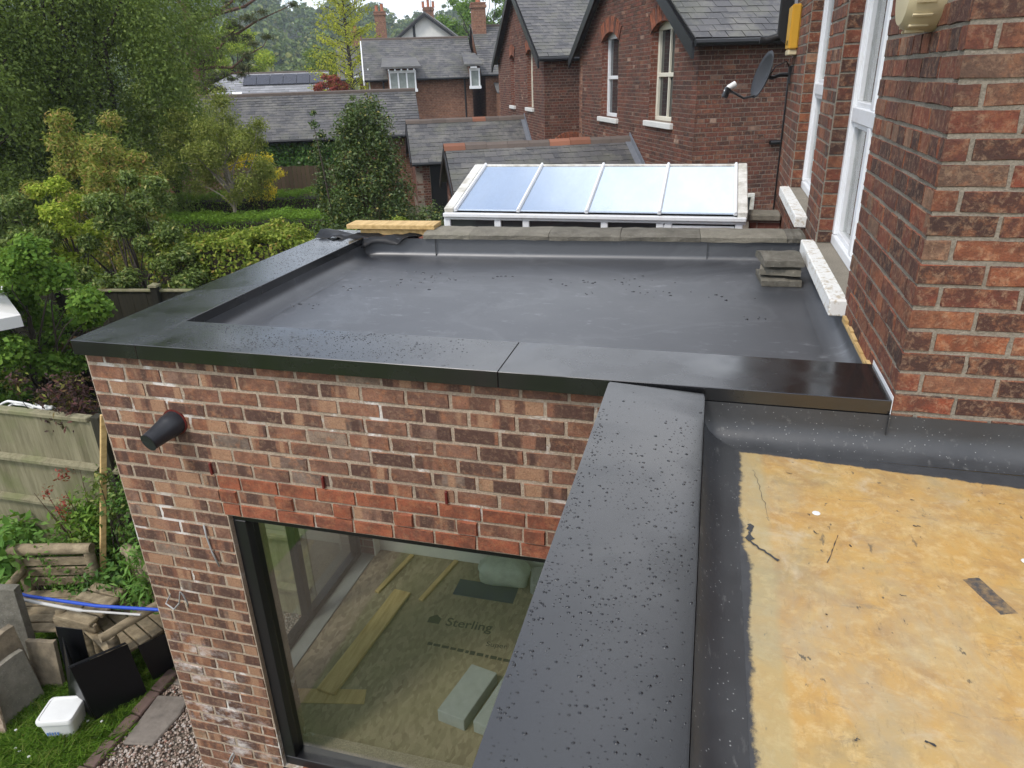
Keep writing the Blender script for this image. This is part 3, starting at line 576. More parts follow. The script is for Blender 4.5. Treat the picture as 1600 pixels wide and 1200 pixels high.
while u < 2.96:
    if k % 2 == 0: PC.add('header', FW.matrix(u+.052, 2.2+1.5*PITCH, .098, PITCH-.011, .06, .010), 'brick_red', fw_o, .1, rw.randrange(8)); u += .108
    else: PC.add('brick', FW.matrix(u+BL/2, 2.2+1.5*PITCH, BL-.008, PITCH-.012, .03, -.0025), 'brick_mixed', fw_o, BL, rw.randrange(8)); u += BL+.002
    k += 1
PC.finish()
for u in (.604, 1.237, 1.872): mb = MB(); FW.box(mb, u-.006, u+.006, 2.446, 2.513, -.01, .012); mb.build('weep_vent', 'weep_red', fw_o, False, .002)
# other walls of the extension, outside faces brick, plastered inside
mb = MB(); mb.box(-2.571, -2.33, .33, .40, .0, 3.07); mb.box(-2.571, -2.33, 2.2, 2.42, 0, 3.07); mb.box(-2.571, -2.33, .40, 2.2, 2.6, 3.07); mb.box(-2.571, -2.33, .40, 2.2, 0, .28); mb.build('side_wall', 'brick_plain', EX)
mb = MB(); mb.box(-2.3299, -2.318, .33, .40, .28, 2.88); mb.box(-2.3299, -2.318, 2.2, 2.33, .28, 2.88); mb.box(-2.3299, -2.318, .40, 2.2, 2.6, 2.88); mb.box(-2.318, 1.0, 2.30, 2.318, .28, 2.88); mb.box(.10, .118, .33, 2.3, .28, 2.88); mb.box(-2.318, .1, .33, 2.3, 2.86, 2.875); mb.build('plaster_lining', 'plaster', EX)
mb = MB(); mb.box(-2.57, 1.05, .3301, 2.43, 2.8751, 2.985); mb.build('roof_deck', 'timber_new', EX)
fl = MB().box(-2.33, .12, .33, 2.32, .2, .30).build('floor', 'osb', EX)
MB().box(-2.455, -2.3305, .401, 2.199, .2805, .312).build('door_threshold', 'blockwork', EX)
# side sliding door that lights the room
dr = MB(); [dr.box(-2.53, -2.46, a, b, c, d) for a, b, c, d in ((.40, 2.2, .28, .36), (.40, 2.2, 2.54, 2.6), (.40, .46, .36, 2.54), (2.14, 2.2, .36, 2.54), (1.28, 1.34, .36, 2.54))]; do = dr.build('sliding_door', 'black_frame', EX); MB().box(-2.5, -2.494, .46, 2.14, .36, 2.54).build('pane', 'glass_sky', do)
# front window
wf = MB()
for a, b, c, d in ((.635, 2.608, .33, .40), (.635, 2.608, 2.155, 2.1985), (.635, .715, .40, 2.155), (2.53, 2.608, .40, 2.155)): FW.box(wf, a+.001, b-.001, c+.001, d, -.13, -.03)
wo_ = wf.build('window', 'black_frame', EX, False, .004); mb = MB(); FW.box(mb, .715, 2.53, .40, 2.155, -.086, -.08); mb.build('pane', 'glass_sky', wo_)
mb = MB(); FW.box(mb, .63, 2.608, .285, .3295, -.13, .035); mb.build('window_sill', 'black_frame', wo_, False, .004)
# metal roof edging: folded sheets butted with thin seams
def coping(x0, x1, y0, y1, zt, drop=.075, tilt=0.0, name='roof_edging'):
    mb = MB(); mb.hexa([(x0, y0, zt-drop), (x1, y0, zt-drop), (x1, y1, zt-drop), (x0, y1, zt-drop), (x0, y0, zt), (x1, y0, zt-tilt), (x1, y1, zt-tilt), (x0, y1, zt)]); return mb.build(name, 'coping_black', EX, False, .0022, 1)
coping(-2.584, -2.208, 0, 2.715, 3.15); coping(-2.2068, -.42, 0, .362, 3.1505); coping(-.4186, 1.054, 0, .362, 3.15)
mb = MB(); mb.box(1.0545, 1.0565, .0, .37, 3.06, 3.165); mb.build('edging_end_cap', 'upvc', EX)
# roof membrane: deck, angle fillets, upstands
BA = Vector((.998, .0636, 0)); bY = lambda x: 2.44+(x+2.09)*.0637
mb = MB(); xs = np.linspace(-2.07, .95, 15); ys_ = np.linspace(.42, 1, 11)
def deckz(x, y): return 3.0+.004*math.sin(x*2.1+1)*math.cos(y*2.3)
vs_ = []; 
for i, x in enumerate(xs):
    for t in np.linspace(0, 1, 11): y = .42+(bY(x)-.1-.42)*t; vs_.append((x, y, deckz(x, y)))
mb.add(vs_, [(i*11+k, (i+1)*11+k, (i+1)*11+k+1, i*11+k+1) for i in range(14) for k in range(10)]); rm = mb.build('roof_membrane', 'membrane', EX, 'all')
def fillet(pts_in, pts_up, h0, h1, name, mat='membrane', steps=5, parent=None):
    """curved angle strip: pts_in on the deck, pts_up on the wall face"""
    vs = []; 
    for (a, b) in zip(pts_in, pts_up):
        a, b = Vector(a), Vector(b)
        for k in range(steps+1):
            t = k/steps*math.pi/2; w = (1-math.cos(t)); vs.append(Vector((a.x+(b.x-a.x)*math.sin(t)**.9, a.y+(b.y-a.y)*math.sin(t)**.9, a.z+(h0-a.z)*w)))
        vs.append(Vector((b.x, b.y, h1)))
    n = steps+2; return MB().add(vs, [(i*n+k, (i+1)*n+k, (i+1)*n+k+1, i*n+k+1) for i in range(len(pts_in)-1) for k in range(n-1)]).build(name, mat, parent or EX, 'all')
fillet([(-2.07, .42, 3.0), (-2.07, 1.4, 3.0), (-2.07, bY(-2.07)-.1, 3.0)], [(-2.207, .3, 3.06), (-2.207, 1.4, 3.06), (-2.207, bY(-2.2), 3.06)], 3.06, 3.10, 'membrane_upstand')
fillet([(x, bY(x)-.1, deckz(x, bY(x)-.1)) for x in xs], [(-2.207 if x < -2.06 else x*1.02+(.03 if x > 0 else -.03), bY(x), 3.05) for x in xs], 3.05, 3.15, 'membrane_upstand')
fillet([(.95, .42, 3.0), (.95, 1.5, 3.0), (.95, bY(.95)-.1, 3.0)], [(1.0525, .30, 3.05), (1.0525, 1.5, 3.05), (1.0525, bY(1.05), 3.05)], 3.05, 3.108, 'membrane_upstand')
MB().quad((-2.207, .3, 2.999), (1.0, .3, 2.999), (1.0, .43, 2.999), (-2.207, .43, 2.999)).build('membrane_strip', 'membrane', EX)
for xa in (-1.62, .38): mb = MB(); mb.obox((xa, bY(xa)-.012, 3.085), (.0025, 0, 0), (0, .004, 0), (0, 0, .06)); mb.build('lap_joint', 'membrane_dirty', EX)
re = random.Random(8); mb = MB(); y = .37
while y < 1.02:
    l = re.uniform(.05, .14); h = re.uniform(.012, .03); mb.box(1.040, 1.0555, y, y+l, 3.108, 3.108+h); y += l+re.uniform(0, .02)
mb.build('timber_strip', 'timber_new', EX)
# back parapet and its weathered stone cappings
PW = Wall((-2.57, bY(-2.57)+.012, 0), BA, (0.0636, -.998, 0)); mb = MB(); PW.box(mb, 0, 3.62, 0, 3.149, -.25, 0); mb.build('back_parapet', 'brick_plain', EX)
rs = random.Random(3); u = .86
for l in (.36, .60, .52, .56, .58, .57, .40):
    l = min(l, 3.60-u); mb = MB(); 
    zt = 3.203; prof = [(.035, 3.152), (.035, 3.182), (.0, zt-.010), (-.13, zt), (-.26, zt-.010), (-.29, 3.182), (-.29, 3.152)]
    n_ = 7; vs = []
    for q in range(n_):
        for d, z in prof: vs.append(PW.pt(u+.0015+(l-.003)*q/(n_-1), z+rs.uniform(-.004, .004), d+rs.uniform(-.004, .004)))
    fs = [(q*7+k, (q+1)*7+k, (q+1)*7+(k+1) % 7, q*7+(k+1) % 7) for q in range(n_-1) for k in range(7)]+[tuple(range(7)), tuple(range((n_-1)*7, n_*7))[::-1]]
    mb.add(vs, fs).build('capping_stone', 'coping_stone', EX); u += l
mb = MB(); mb.box(1.02, 1.0555, bY(1.03)-.02, bY(1.03)+.01, 3.0, 3.16); mb.build('corner_batten', 'timber_new', EX)
# spare membrane draped over the corner of the parapet
mb = MB(); rd = random.Random(2); nu, nv = 17, 7; vs = []
for i in range(nu):
    u = -.02+i*.052
    for k in range(nv):
        t = k/(nv-1); d = -.14+t*.2; sag = -.10*max(0, t-.72)*math.sin(min(1, max(0, (i-3)/11))*math.pi)*2.2-(.0 if t < .75 else .02*math.sin(i*1.1))
        vs.append(PW.pt(u, 3.160+.011*math.sin(i*.9+k)*(1-t*.4)+.006*math.sin(i*2.3)+(.035 if i < 3 else 0)*(1-abs(t-.4)*1.4)+sag, d))
mb.add(vs, [(i*nv+k, (i+1)*nv+k, (i+1)*nv+k+1, i*nv+k+1) for i in range(nu-1) for k in range(nv-1)]); o = mb.build('membrane_offcut', 'membrane_black', None, 'all'); tag(o, 'loose black membrane flap draped over the back left roof corner', 'membrane'); sm = o.modifiers.new('thick', 'SOLIDIFY'); sm.thickness = .003
for nm, z0, z1, u0, u1, d0, d1, lb in (('timber_offcut', 3.15, 3.20, .30, .85, -.25, -.10, 'lower yellow timber block on the parapet beside the loose membrane'), ('timber_offcut', 3.2005, 3.235, .20, .92, -.26, -.07, 'long yellow timber board lying on top of the timber block on the parapet')):
    mb = MB(); PW.box(mb, u0, u1, z0, z1, d0, d1); tag(mb.build(nm, 'timber_new', None, False, .003), lb, 'timber')
# spout
SP = thing('drain_spout', 'black tapered plastic spout sticking out of the brick wall', 'spout', (-2.151, .05, 2.66)); p0 = Vector((-2.13, .06, 2.727)); dr_ = Vector((-.18, -.96, -.21)).normalized()
mb = MB(); a = dr_.orthogonal().normalized(); mb.tube([p0-dr_*.03, p0+dr_*.02, p0+dr_*.055, p0+dr_*.062, p0+dr_*.13, p0+dr_*.175, p0+dr_*.18, p0+dr_*.172, p0+dr_*.10], [.062, .062, .061, .057, .049, .045, .047, .041, .040], 20, False); mb.build('spout_tube', 'pipe_black', SP, True); mb = MB(); mb.tube([p0+Vector((0, -.013, 0)), p0+Vector((0, .0, 0))], [.069, .069], 20); mb.build('hole_ring', 'weep_red', SP, True)
# cables poking from the wall
def cable(pts, r, label, mat='cable_grey', name='cable'): o = MB().tube(pts, r, 6).build(name, mat, None, 'all'); return tag(o, label, 'cable')
cable([(-2.46, .06, 1.585), (-2.45, .0, 1.565), (-2.36, -.04, 1.575), (-2.27, -.08, 1.67), (-2.235, -.09, 1.76), (-2.225, -.085, 1.74), (-2.235, -.06, 1.66), (-2.27, -.03, 1.60)], .0045, 'thin grey cable loop sticking out halfway up the brick pier')
cable([(-2.30, .06, .33), (-2.29, .0, .32), (-2.27, -.03, .38), (-2.22, -.05, .47), (-2.20, -.05, .50)], .006, 'short grey cable stub low down on the brick pier')
cable([(-2.10, .043, 2.12), (-2.098, .041, 2.05), (-2.085, .041, 1.95), (-2.06, .041, 1.86)], .005, 'grey cable clipped flat beside the window head')
# ================================================================== room seen through the window
def bx(name, mat, label, cat, c, ax, ay, az, bev=.004, group=None): mb = MB(); mb.obox(c, ax, ay, az); return tag(mb.build(name, mat, None, False, bev), label, cat, group)
bx('plank', 'timber_new', 'wide pale plank lying across the boarded floor inside the window', 'plank', (-1.93, 1.22, .319), (.055, .56, 0), (-.075, .0075, 0), (0, 0, .012))
bx('plywood_offcut', 'timber_new', 'short plywood offcut under the end of the wide plank', 'plywood', (-1.98, .64, .303), (.28, .06, 0), (-.02, .06, 0), (0, 0, .0028), .001)
bx('batten', 'timber_new', 'left thin batten on the floor at the back of the room', 'batten', (-2.04, 2.0, .312), (.05, .27, 0), (-.02, .004, 0), (0, 0, .011), .002)
bx('batten', 'timber_new', 'right thin batten on the floor leading to the wide plank', 'batten', (-1.63, 2.0, .312), (.06, .28, 0), (-.02, .004, 0), (0, 0, .011), .002)
bx('concrete_block', 'concrete_block', 'grey concrete block on the boarded floor near the right of the window', 'block', (-.98, .83, .3525), (.05, .22, 0), (-.10, .02, 0), (0, 0, .05))
bx('concrete_block', 'concrete_block', 'second concrete block half hidden beside the first by the metal edging', 'block', (-.72, .80, .3525), (.05, .22, 0), (-.10, .02, 0), (0, 0, .05))
bx('stone_offcut', 'blockwork', 'rough grey stone at the back right corner of the room', 'stone', (-.68, 2.12, .37), (.16, .03, 0), (-.02, .11, 0), (0, 0, .07), .02)
def sack(name, mat, label, c, s, seed):
    bm = bmesh.new(); bmesh.ops.create_icosphere(bm, subdivisions=3, radius=1); r_ = random.Random(seed); ph = [r_.uniform(0, 6) for _ in range(6)]
    for v in bm.verts:
        p = v.co; k = 1+.10*math.sin(5*p.x+ph[0])*math.sin(4*p.y+ph[1])+.06*math.sin(9*p.z+ph[2]+4*p.x); q = Vector((math.copysign(abs(p.x)**.7, p.x), math.copysign(abs(p.y)**.7, p.y), math.copysign(abs(p.z)**.8, p.z))); v.co = Vector((q.x*s[0]*k, q.y*s[1]*k, max(q.z*s[2]*k, -s[2]*.8)))+Vector(c)
    me = bpy.data.meshes.new(name); bm.to_mesh(me); bm.free(); me.materials.append(MATS[mat]); me.shade_smooth(); o = bpy.data.objects.new(name, me); COL.objects.link(o); return tag(o, label, 'bag')
sack('plaster_bag', 'bag', 'pale bag lying at the back of the room', (-1.08, 2.13, .40), (.22, .12, .12), 4)
bx('dark_sheet', 'navy_sheet', 'dark plastic sheet lying on the floor at the back right', 'sheet', (-1.2, 1.96, .3025), (.26, .0, 0), (0, .10, 0), (0, 0, .002), 0)
def text(s, size, loc, mat, parent, rot=(0, 0, 0), name='lettering', bold=0.0):
    cv = bpy.data.curves.new('txt', 'FONT'); cv.body = s; cv.size = size; cv.offset = bold; cv.extrude = .0003; t = bpy.data.objects.new('txt', cv); COL.objects.link(t); bpy.context.view_layer.update()
    me = bpy.data.meshes.new_from_object(t.evaluated_get(bpy.context.evaluated_depsgraph_get())); bpy.data.objects.remove(t); me.materials.clear(); me.materials.append(MATS[mat]); o = bpy.data.objects.new(name, me); COL.objects.link(o); put(o, parent); o.matrix_basis = Matrix.Translation(loc)@Matrix.Rotation(rot[2], 4, 'Z')@Matrix.Rotation(rot[0], 4, 'X'); return o
text('Sterling', .125, (-1.40, 1.50, .3012), 'ink_black', fl, (0, 0, R(2)), bold=.0012); text('Super', .07, (-1.02, 1.36, .3012), 'ink_black', fl, (0, 0, R(2)))
rt_ = random.Random(9); mb = MB(); x = -1.46
while x < -.75: w = rt_.uniform(.02, .06); mb.obox((x+w/2, 1.285-(x+1.46)*.05, .3011), (w/2, 0, 0), (0, rt_.uniform(.012, .02), 0), (0, 0, .0004)); x += w+rt_.uniform(.008, .02)
mb.build('worn_print', 'ink_black', fl)
mb = MB(); mb.prism([(-1.55, 1.50, .3008), (-1.45, 1.50, .3008), (-1.45, 1.56, .3008), (-1.50, 1.60, .3008), (-1.55, 1.56, .3008)], (0, 0, .0006)); mb.build('emblem', 'ink_black', fl)
# ================================================================== the lower extension with the yellow deck
LX = thing('lower_extension', 'lower flat-roofed extension with yellow resin deck and wet black edging', 'extension', (1.4, -1.8, 0))
mb = MB(); mb.box(.115, .40, -3.6, .0445, 0, 3.07); mb.box(.40, 3.2, -3.6, -3.35, 0, 2.9); mb.build('outer_wall', 'brick_plain', LX)
mb = MB(); mb.box(.40, 3.2, -3.35, .0, 2.80, 2.946); mb.build('deck_boards', 'timber_new', LX)
mb = MB(); N_ = 24; vs = []
for i in range(N_+1):
    for k in range(N_+1): x = .53+(3.2-.53)*i/N_; y = -3.6+3.5*k/N_; vs.append((x, y, 2.95+.002*math.sin(x*3+y*2)))
mb.add(vs, [(i*(N_+1)+k, (i+1)*(N_+1)+k, (i+1)*(N_+1)+k+1, i*(N_+1)+k+1) for i in range(N_) for k in range(N_)]); mb.build('resin_deck', 'resin_deck', LX, 'all')
fillet([(.532, -3.6, 2.951), (.532, -1.5, 2.951), (.532, -.1, 2.951)], [(.409, -3.6, 3.04), (.409, -1.5, 3.04), (.409, -.005, 3.04)], 3.03, 3.10, 'membrane_upstand', 'membrane_dirty', 5, LX)
fillet([(.53, -.1, 2.951), (1.05, -.1, 2.951), (1.6, -.1, 2.951), (3.2, -.1, 2.951)], [(.40, -.006, 3.05), (1.05, -.006, 3.05), (1.6, -.006, 3.05), (3.2, -.006, 3.05)], 3.04, 3.095, 'membrane_upstand', 'membrane_dirty', 5, LX)
mb = MB(); mb.obox((1.052, -.013, 3.06), (.002, 0, 0), (0, .006, 0), (0, 0, .04)); mb.build('lap_joint', 'membrane_dirty', LX)
mc = MB(); mc.hexa([(.038, -3.7, 3.07), (.406, -3.7, 3.055), (.406, -.006, 3.055), (.038, -.006, 3.07), (.038, -3.7, 3.147), (.406, -3.7, 3.133), (.406, -.022, 3.133), (.038, -.006, 3.147)]); mc.build('roof_edging', 'coping_black', LX, False, .004, 2)
rg = random.Random(14)
def smear(pts, w, nm='sealant_smear', mat='membrane_dirty'):     # a brushed line of sealant on the deck
    mb = MB(); vs = []
    for i, (x, y) in enumerate(pts):
        a = Vector(pts[max(i-1, 0)]); b = Vector(pts[min(i+1, len(pts)-1)]); d = (b-a).normalized(); n = Vector((-d.y, d.x)); ww = w*rg.uniform(.25, 1.3)
        vs += [(x+n.x*ww, y+n.y*ww, 2.9535), (x-n.x*ww*rg.uniform(.4, 1), y-n.y*ww, 2.9535)]
    mb.add(vs, [(2*i, 2*i+2, 2*i+3, 2*i+1) for i in range(len(pts)-1)]); return mb.build(nm, mat, LX)
def wob(x, y, dx, dy, n, j): return [(x+dx*i/n+rg.uniform(-j, j), y+dy*i/n+rg.uniform(-j, j)) for i in range(n+1)]
smear(wob(.565, -.60, -.004, -.08, 7, .006), .012); smear(wob(.560, -.69, .075, -.075, 8, .004), .005); smear(wob(.59, -.25, .035, -.30, 14, .004), .0008); smear(wob(.82, -.60, -.05, -.15, 9, .002), .0014)
for _ in range(24): x, y = rg.uniform(.62, 1.75), rg.uniform(-1.7, -.16); smear(wob(x, y, rg.uniform(-.02, .02), rg.uniform(-.015, .015), 4, .003), rg.uniform(.001, .0035))
for x, y in ((.77, -.49), (1.31, -.62), (1.42, -1.25), (.93, -1.5)): mb = MB(); mb.lathe((x, y, 2.953), [(.013, 0), (.012, .001), (.006, .0015)], 9); mb.build('paint_fleck', 'white_plastic', LX)
# ------------------------------------------------------------------ rain drops lying on the black edging and the roof
def drops(name, label, P, Rr, zf, seed):
    g = np.random.default_rng(seed); n = len(P); k = 9; ang = np.linspace(0, 2*np.pi, k, endpoint=False); rings = [(1.0, 0.0), (.86, .22), (.5, .40)]
    st = g.uniform(.85, 1.25, n); ph = g.uniform(0, 6.28, n); V = np.zeros((n, 3*k+1, 3))
    for i, (rr, hh) in enumerate(rings):
        wob = 1+.10*np.sin(2*ang[None]+ph[:, None]); V[:, i*k:(i+1)*k, 0] = P[:, :1]+Rr[:, None]*rr*np.cos(ang)*st[:, None]*wob; V[:, i*k:(i+1)*k, 1] = P[:, 1:2]+Rr[:, None]*rr*np.sin(ang)*wob; V[:, i*k:(i+1)*k, 2] = (zf(P[:, 0], P[:, 1])+Rr*hh)[:, None]
    V[:, -1] = np.stack([P[:, 0], P[:, 1], zf(P[:, 0], P[:, 1])+Rr*.46], 1)
    F = []
    for i in range(2):
        for j in range(k): F += [(i*k+j, i*k+(j+1) % k, (i+1)*k+(j+1) % k), (i*k+j, (i+1)*k+(j+1) % k, (i+1)*k+j)]
    F += [(2*k+j, 2*k+(j+1) % k, 3*k) for j in range(k)]; F = np.array(F)
    return tag(np_mesh(name, V.reshape(-1, 3), (F[None]+np.arange(n)[:, None, None]*(3*k+1)).reshape(-1, 3), 'water_drop', None, True), label, 'water', kind='stuff')
def scatter(n, x0, x1, y0, y1, seed, dens=None):
    g = np.random.default_rng(seed); P = np.stack([g.uniform(x0, x1, n), g.uniform(y0, y1, n)], 1)
    if dens is not None: P = P[g.random(len(P)) < dens(P[:, 0], P[:, 1])]
    return P, g
def beads(n, x0, x1, y0, y1, seed, rf, gap, dens):
    g = random.Random(seed); P = []; R_ = []; grid = {}
    for _ in range(n):
        x, y = g.uniform(x0, x1), g.uniform(y0, y1)
        if g.random() > dens(x, y): continue
        r = rf(g); k = (int(x/.03), int(y/.03))
        if any(math.hypot(x-q[0], y-q[1]) < r+q[2]+gap for i in (-1, 0, 1) for j in (-1, 0, 1) for q in grid.get((k[0]+i, k[1]+j), ())): continue
        grid.setdefault(k, []).append((x, y, r)); P.append((x, y)); R_.append(r)
    return np.array(P), np.array(R_)
P, Rr = beads(5200, .062, .396, -2.7, -.07, 1, lambda g: .0016+.0038*g.random()**2.6, .0035, lambda x, y: min(1, max(.04, (-y-.12)*1.5))*min(1, max(.25, .62+.5*math.sin(x*17+y*4)*math.sin(y*6+1))))
drops('rain_drops', 'round rain drops on the wide black edging beside the yellow deck', P, Rr, lambda x, y: 3.1468-(x-.038)/.368*.014, 2)
P, g = scatter(330, .045, .085, -1.7, -.25, 21, lambda x, y: np.clip((.085-x)/.03, 0, 1)); Rr = .0018+.0026*g.random(len(P))**2
drops('rain_drops', 'beads of water along the left rim of the wide black edging', P, Rr, lambda x, y: 3.1468-(x-.038)/.368*.014, 22)
P, g = scatter(2600, -2.1, -.44, .015, .35, 3, lambda x, y: np.clip((-.5-x)*1.1, 0, .95)*np.clip(.6+.5*np.sin(x*9)*np.cos(y*20), .2, 1)*np.clip((x+2.13)*5, 0, 1)); Rr = .0016+.0026*g.random(len(P))**2
drops('rain_drops', 'fine rain drops on the front black edging left of the seam', P, Rr, lambda x, y: 3.1508+0*x, 4)
P, g = scatter(2300, -2.57, -2.22, .55, 2.7, 5, lambda x, y: np.clip((y-.75)*1.3, .03, .9)); Rr = .0016+.0026*g.random(len(P))**2
drops('rain_drops', 'fine rain drops along the left black edging of the roof', P, Rr, lambda x, y: 3.1498+0*x, 6)
g = np.random.default_rng(12); cl = [(-1.55, 2.0, .12), (-1.25, 1.9, .10), (-1.55, 1.75, .16), (-1.0, 2.0, .08), (-.45, 1.95, .10), (-.1, 2.0, .14), (.1, 1.8, .12), (-.35, 1.7, .05), (-1.95, 1.15, .10), (.55, 1.75, .06), (.62, 1.35, .07), (-.15, .6, .06), (-1.9, 1.55, .08)]
P = np.concatenate([np.stack([g.normal(x, r, int(r*95)), g.normal(y, r*.45, int(r*95))], 1) for x, y, r in cl]); Rr = .003+.009*g.random(len(P))**2
drops('water_spots', 'dark water spots scattered in groups over the grey roof membrane', P, Rr, lambda x, y: 3.0022+.004*np.sin(x*2.1+1)*np.cos(y*2.3)-Rr*.25, 13)
# stack of spare capping stones on the roof
for i, (z, ry, dx, dy, lb) in enumerate(((3.003, 4, 0, 0, 'bottom'), (3.068, -5, .012, .02, 'middle'), (3.128, 6, -.004, .0, 'top'))):
    mb = MB(); rs_ = random.Random(20+i); c, s_ = math.cos(R(ry)), math.sin(R(ry)); prof = [(-.15, 0), (.15, 0), (.15, .035), (0, .062), (-.15, .035)]; vs = []
    for q in range(8):
        t = -.12+.24*q/7
        for y, zz in prof: X, Y = t+rs_.uniform(-.005, .005), y+rs_.uniform(-.006, .006); vs.append((.83+dx+X*c-Y*s_, 2.17+dy+X*s_+Y*c, z+zz+rs_.uniform(-.003, .003) if zz else z))
    mb.add(vs, [(q*5+k, (q+1)*5+k, (q+1)*5+(k+1) % 5, q*5+(k+1) % 5) for q in range(7) for k in range(5)]+[(0, 1, 2, 3, 4), (39, 38, 37, 36, 35)]); tag(mb.build('capping_stone', 'coping_stone'), lb+' stone of the small stack of spare cappings on the roof', 'stone', 'spare capping stones')
# ================================================================== our house: red brick, two white windows beside the roof
HS = thing('brick_house', 'tall red brick house with white windows beside the flat roof', 'house', (2.4, 2.5, 0)); rh = random.Random(7); HP = Pieces('brick'); HPI = .0785; HB = .232
SW = Wall((1.056, 0, 0), (0, 1, 0), (-1, 0, 0)); W1 = (1.15, 2.42, 3.2, 5.35); W2 = (3.05, 4.42, 3.27, 5.40); ZB_ = 3.105-26*HPI
mb = MB(); SW.backing(mb, .02, 5.75, 0, 6.0, [W1, W2], .33, -.005); sw = mb.build('side_wall', 'mortar_grey', HS)
brick_wall(HP, SW, sw, lay(0, 5.75, 3.105-8*HPI, 5.95, HB, HPI, .012, [W1, W2], rh, 4), 'brick_house', rh, .002)
for (a, b, c, d) in (W1, W2):     # brick reveals on the far jamb
    RW = Wall((1.064, b, 0), (1, 0, 0), (0, -1, 0)); z = c; k = 0
    while z < d-.03:
        for u0, u1 in (((0, .115), (.115, .14)) if k % 2 else ((0, .14),)):
            if u1-u0 > .05: HP.add('header', RW.matrix((u0+u1)/2, z+HPI/2, u1-u0-.008, HPI-.011, .02, .006), 'brick_house', sw, .1, rh.randrange(8))
        z += HPI; k += 1
FF = Wall((1.056, 0, 0), (1, 0, 0), (0, -1, 0)); mb = MB(); FF.backing(mb, .0055, 2.3, 2.96, 6.0, [], .0601, -.005)
ff = mb.build('front_wall', 'mortar_grey', HS)
brick_wall(HP, FF, ff, lay(-.006, 2.3, 3.105-1*HPI, 5.95, HB, HPI, .0125, [], rh, 0, start=1, off=.12), 'brick_house', rh, .002)
HP.finish()
mb = MB(); mb.box(1.40, 3.4, .0525, 5.74, 0, 6.0); mb.box(1.0645, 3.4, .02, .0519, 0, 2.95); mb.build('house_core', 'brick_plain', HS)
mb = MB(); mb.prism([(.7, -.4, 5.95), (.7, 6.1, 5.95), (3.4, 6.1, 7.8), (3.4, -.4, 7.8)], (0, 0, .12)); mb.build('roof', 'slate', HS)
def white_window(a, b, c, d, zt, name='window', parent=HS, fr=.065):
    f = MB(); D0, D1 = -.17, -.095
    for q in ((a, b, c, c+fr), (a, b, d-fr, d), (a, a+fr, c+fr, d-fr), (b-fr, b, c+fr, d-fr)): SW.box(f, q[0]+.001, q[1]-.001, q[2]+.001, q[3]-.001, D0, D1)
    SW.box(f, a+fr, b-fr, zt, zt+.085, D0, D1-.004); m = (a+b)/2; SW.box(f, m-.04, m+.04, c+fr, zt, D0, D1-.006); SW.box(f, m-.04, m+.04, zt+.085, d-fr, D0, D1-.006)
    o = f.build(name, 'upvc', parent, False, .006)
    for z0, z1 in ((c+fr, zt), (zt+.085, d-fr)):
        for u0, u1 in ((a+fr, m-.04), (m+.04, b-fr)):
            s = MB(); t = .03
            for q in ((u0, u1, z0, z0+t), (u0, u1, z1-t, z1), (u0, u0+t, z0+t, z1-t), (u1-t, u1, z0+t, z1-t)): SW.box(s, q[0], q[1], q[2], q[3], D0+.01, D1-.022)
            s.build('sash', 'upvc', o, False, .004); g_ = MB(); SW.box(g_, u0+t, u1-t, z0+t, z1-t, D0+.02, D0+.026); g_.build('pane', 'glass_sky', o)
    s = MB(); SW.box(s, a-.06, b+.10, c-.085, c-.001, -.18, .075); s.build('window_sill', 'sill_paint', o, False, .006)
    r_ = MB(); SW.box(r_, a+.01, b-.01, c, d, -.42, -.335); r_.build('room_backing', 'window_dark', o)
    return o
white_window(*W1, 3.95); white_window(*W2, 4.05)
# things fixed to the side wall
AB = thing('alarm_siren', 'cream round ribbed alarm siren high on the brick corner', 'alarm', (1.055, .42, 4.36)); mb = MB(); mb.lathe((1.062, .42, 4.49), [(.135, 0), (.135, .03), (.128, .09), (.11, .11), (.04, .118)], 28, (-1, 0, 0)); mb.build('casing', 'cream_plastic', AB, True)
for k in range(18): t = 2*math.pi*k/18; c = Vector((1.0, .42+math.cos(t)*.134, 4.49+math.sin(t)*.134)); MB().obox(c, (.03, 0, 0), (0, -math.sin(t)*.004, math.cos(t)*.004), (0, math.cos(t)*.004, math.sin(t)*.004)).build('rib', 'cream_plastic', AB)
AY = thing('alarm_box', 'flat yellow alarm box on the far end of the brick house', 'alarm', (1.05, 5.42, 4.4)); MB().box(.975, 1.058, 5.20, 5.60, 4.42, 4.80).build('casing', 'yellow_box', AY, False, .012, 2); MB().box(.968, .974, 5.36, 5.40, 4.46, 4.50).build('indicator', 'black_paint', AY); MB().box(.98, 1.058, 5.22, 5.58, 4.37, 4.4195).build('lower_lip', 'cream_plastic', AY, False, .008)
BBD = thing('bargeboard', 'black sloping bargeboard at the far end of the brick house roof', 'bargeboard', (1.0, 5.8, 4.6)); MB().hexa([(.90, 5.752, 4.55), (1.03, 5.752, 4.45), (1.03, 5.83, 4.45), (.90, 5.83, 4.55), (.90, 5.752, 6.2), (1.03, 5.752, 6.2), (1.03, 5.83, 6.2), (.90, 5.83, 6.2)]).build('board', 'black_paint', BBD, False, .01)
MB().tube([(.95, 5.79, 4.56), (.80, 5.79, 4.52), (.74, 5.79, 4.53)], .04, 10).build('pipe_end', 'black_paint', BBD, True)
DI = thing('satellite_dish', 'dark grey satellite dish on an arm from the far corner of the brick house', 'satellite dish', (1.056, 5.6, 4.1)); dn = Vector((-.90, -.30, .30)).normalized(); dc = Vector((.80, 5.44, 4.2)); da = Z.cross(dn).normalized(); db = dn.cross(da); mb = MB(); vs = []
for i in range(7):
    for k in range(28): t = 2*math.pi*k/28; r = i/6; vs.append(dc+(da*math.cos(t)*.185+db*math.sin(t)*.225)*r+dn*(.055*r*r-.03))
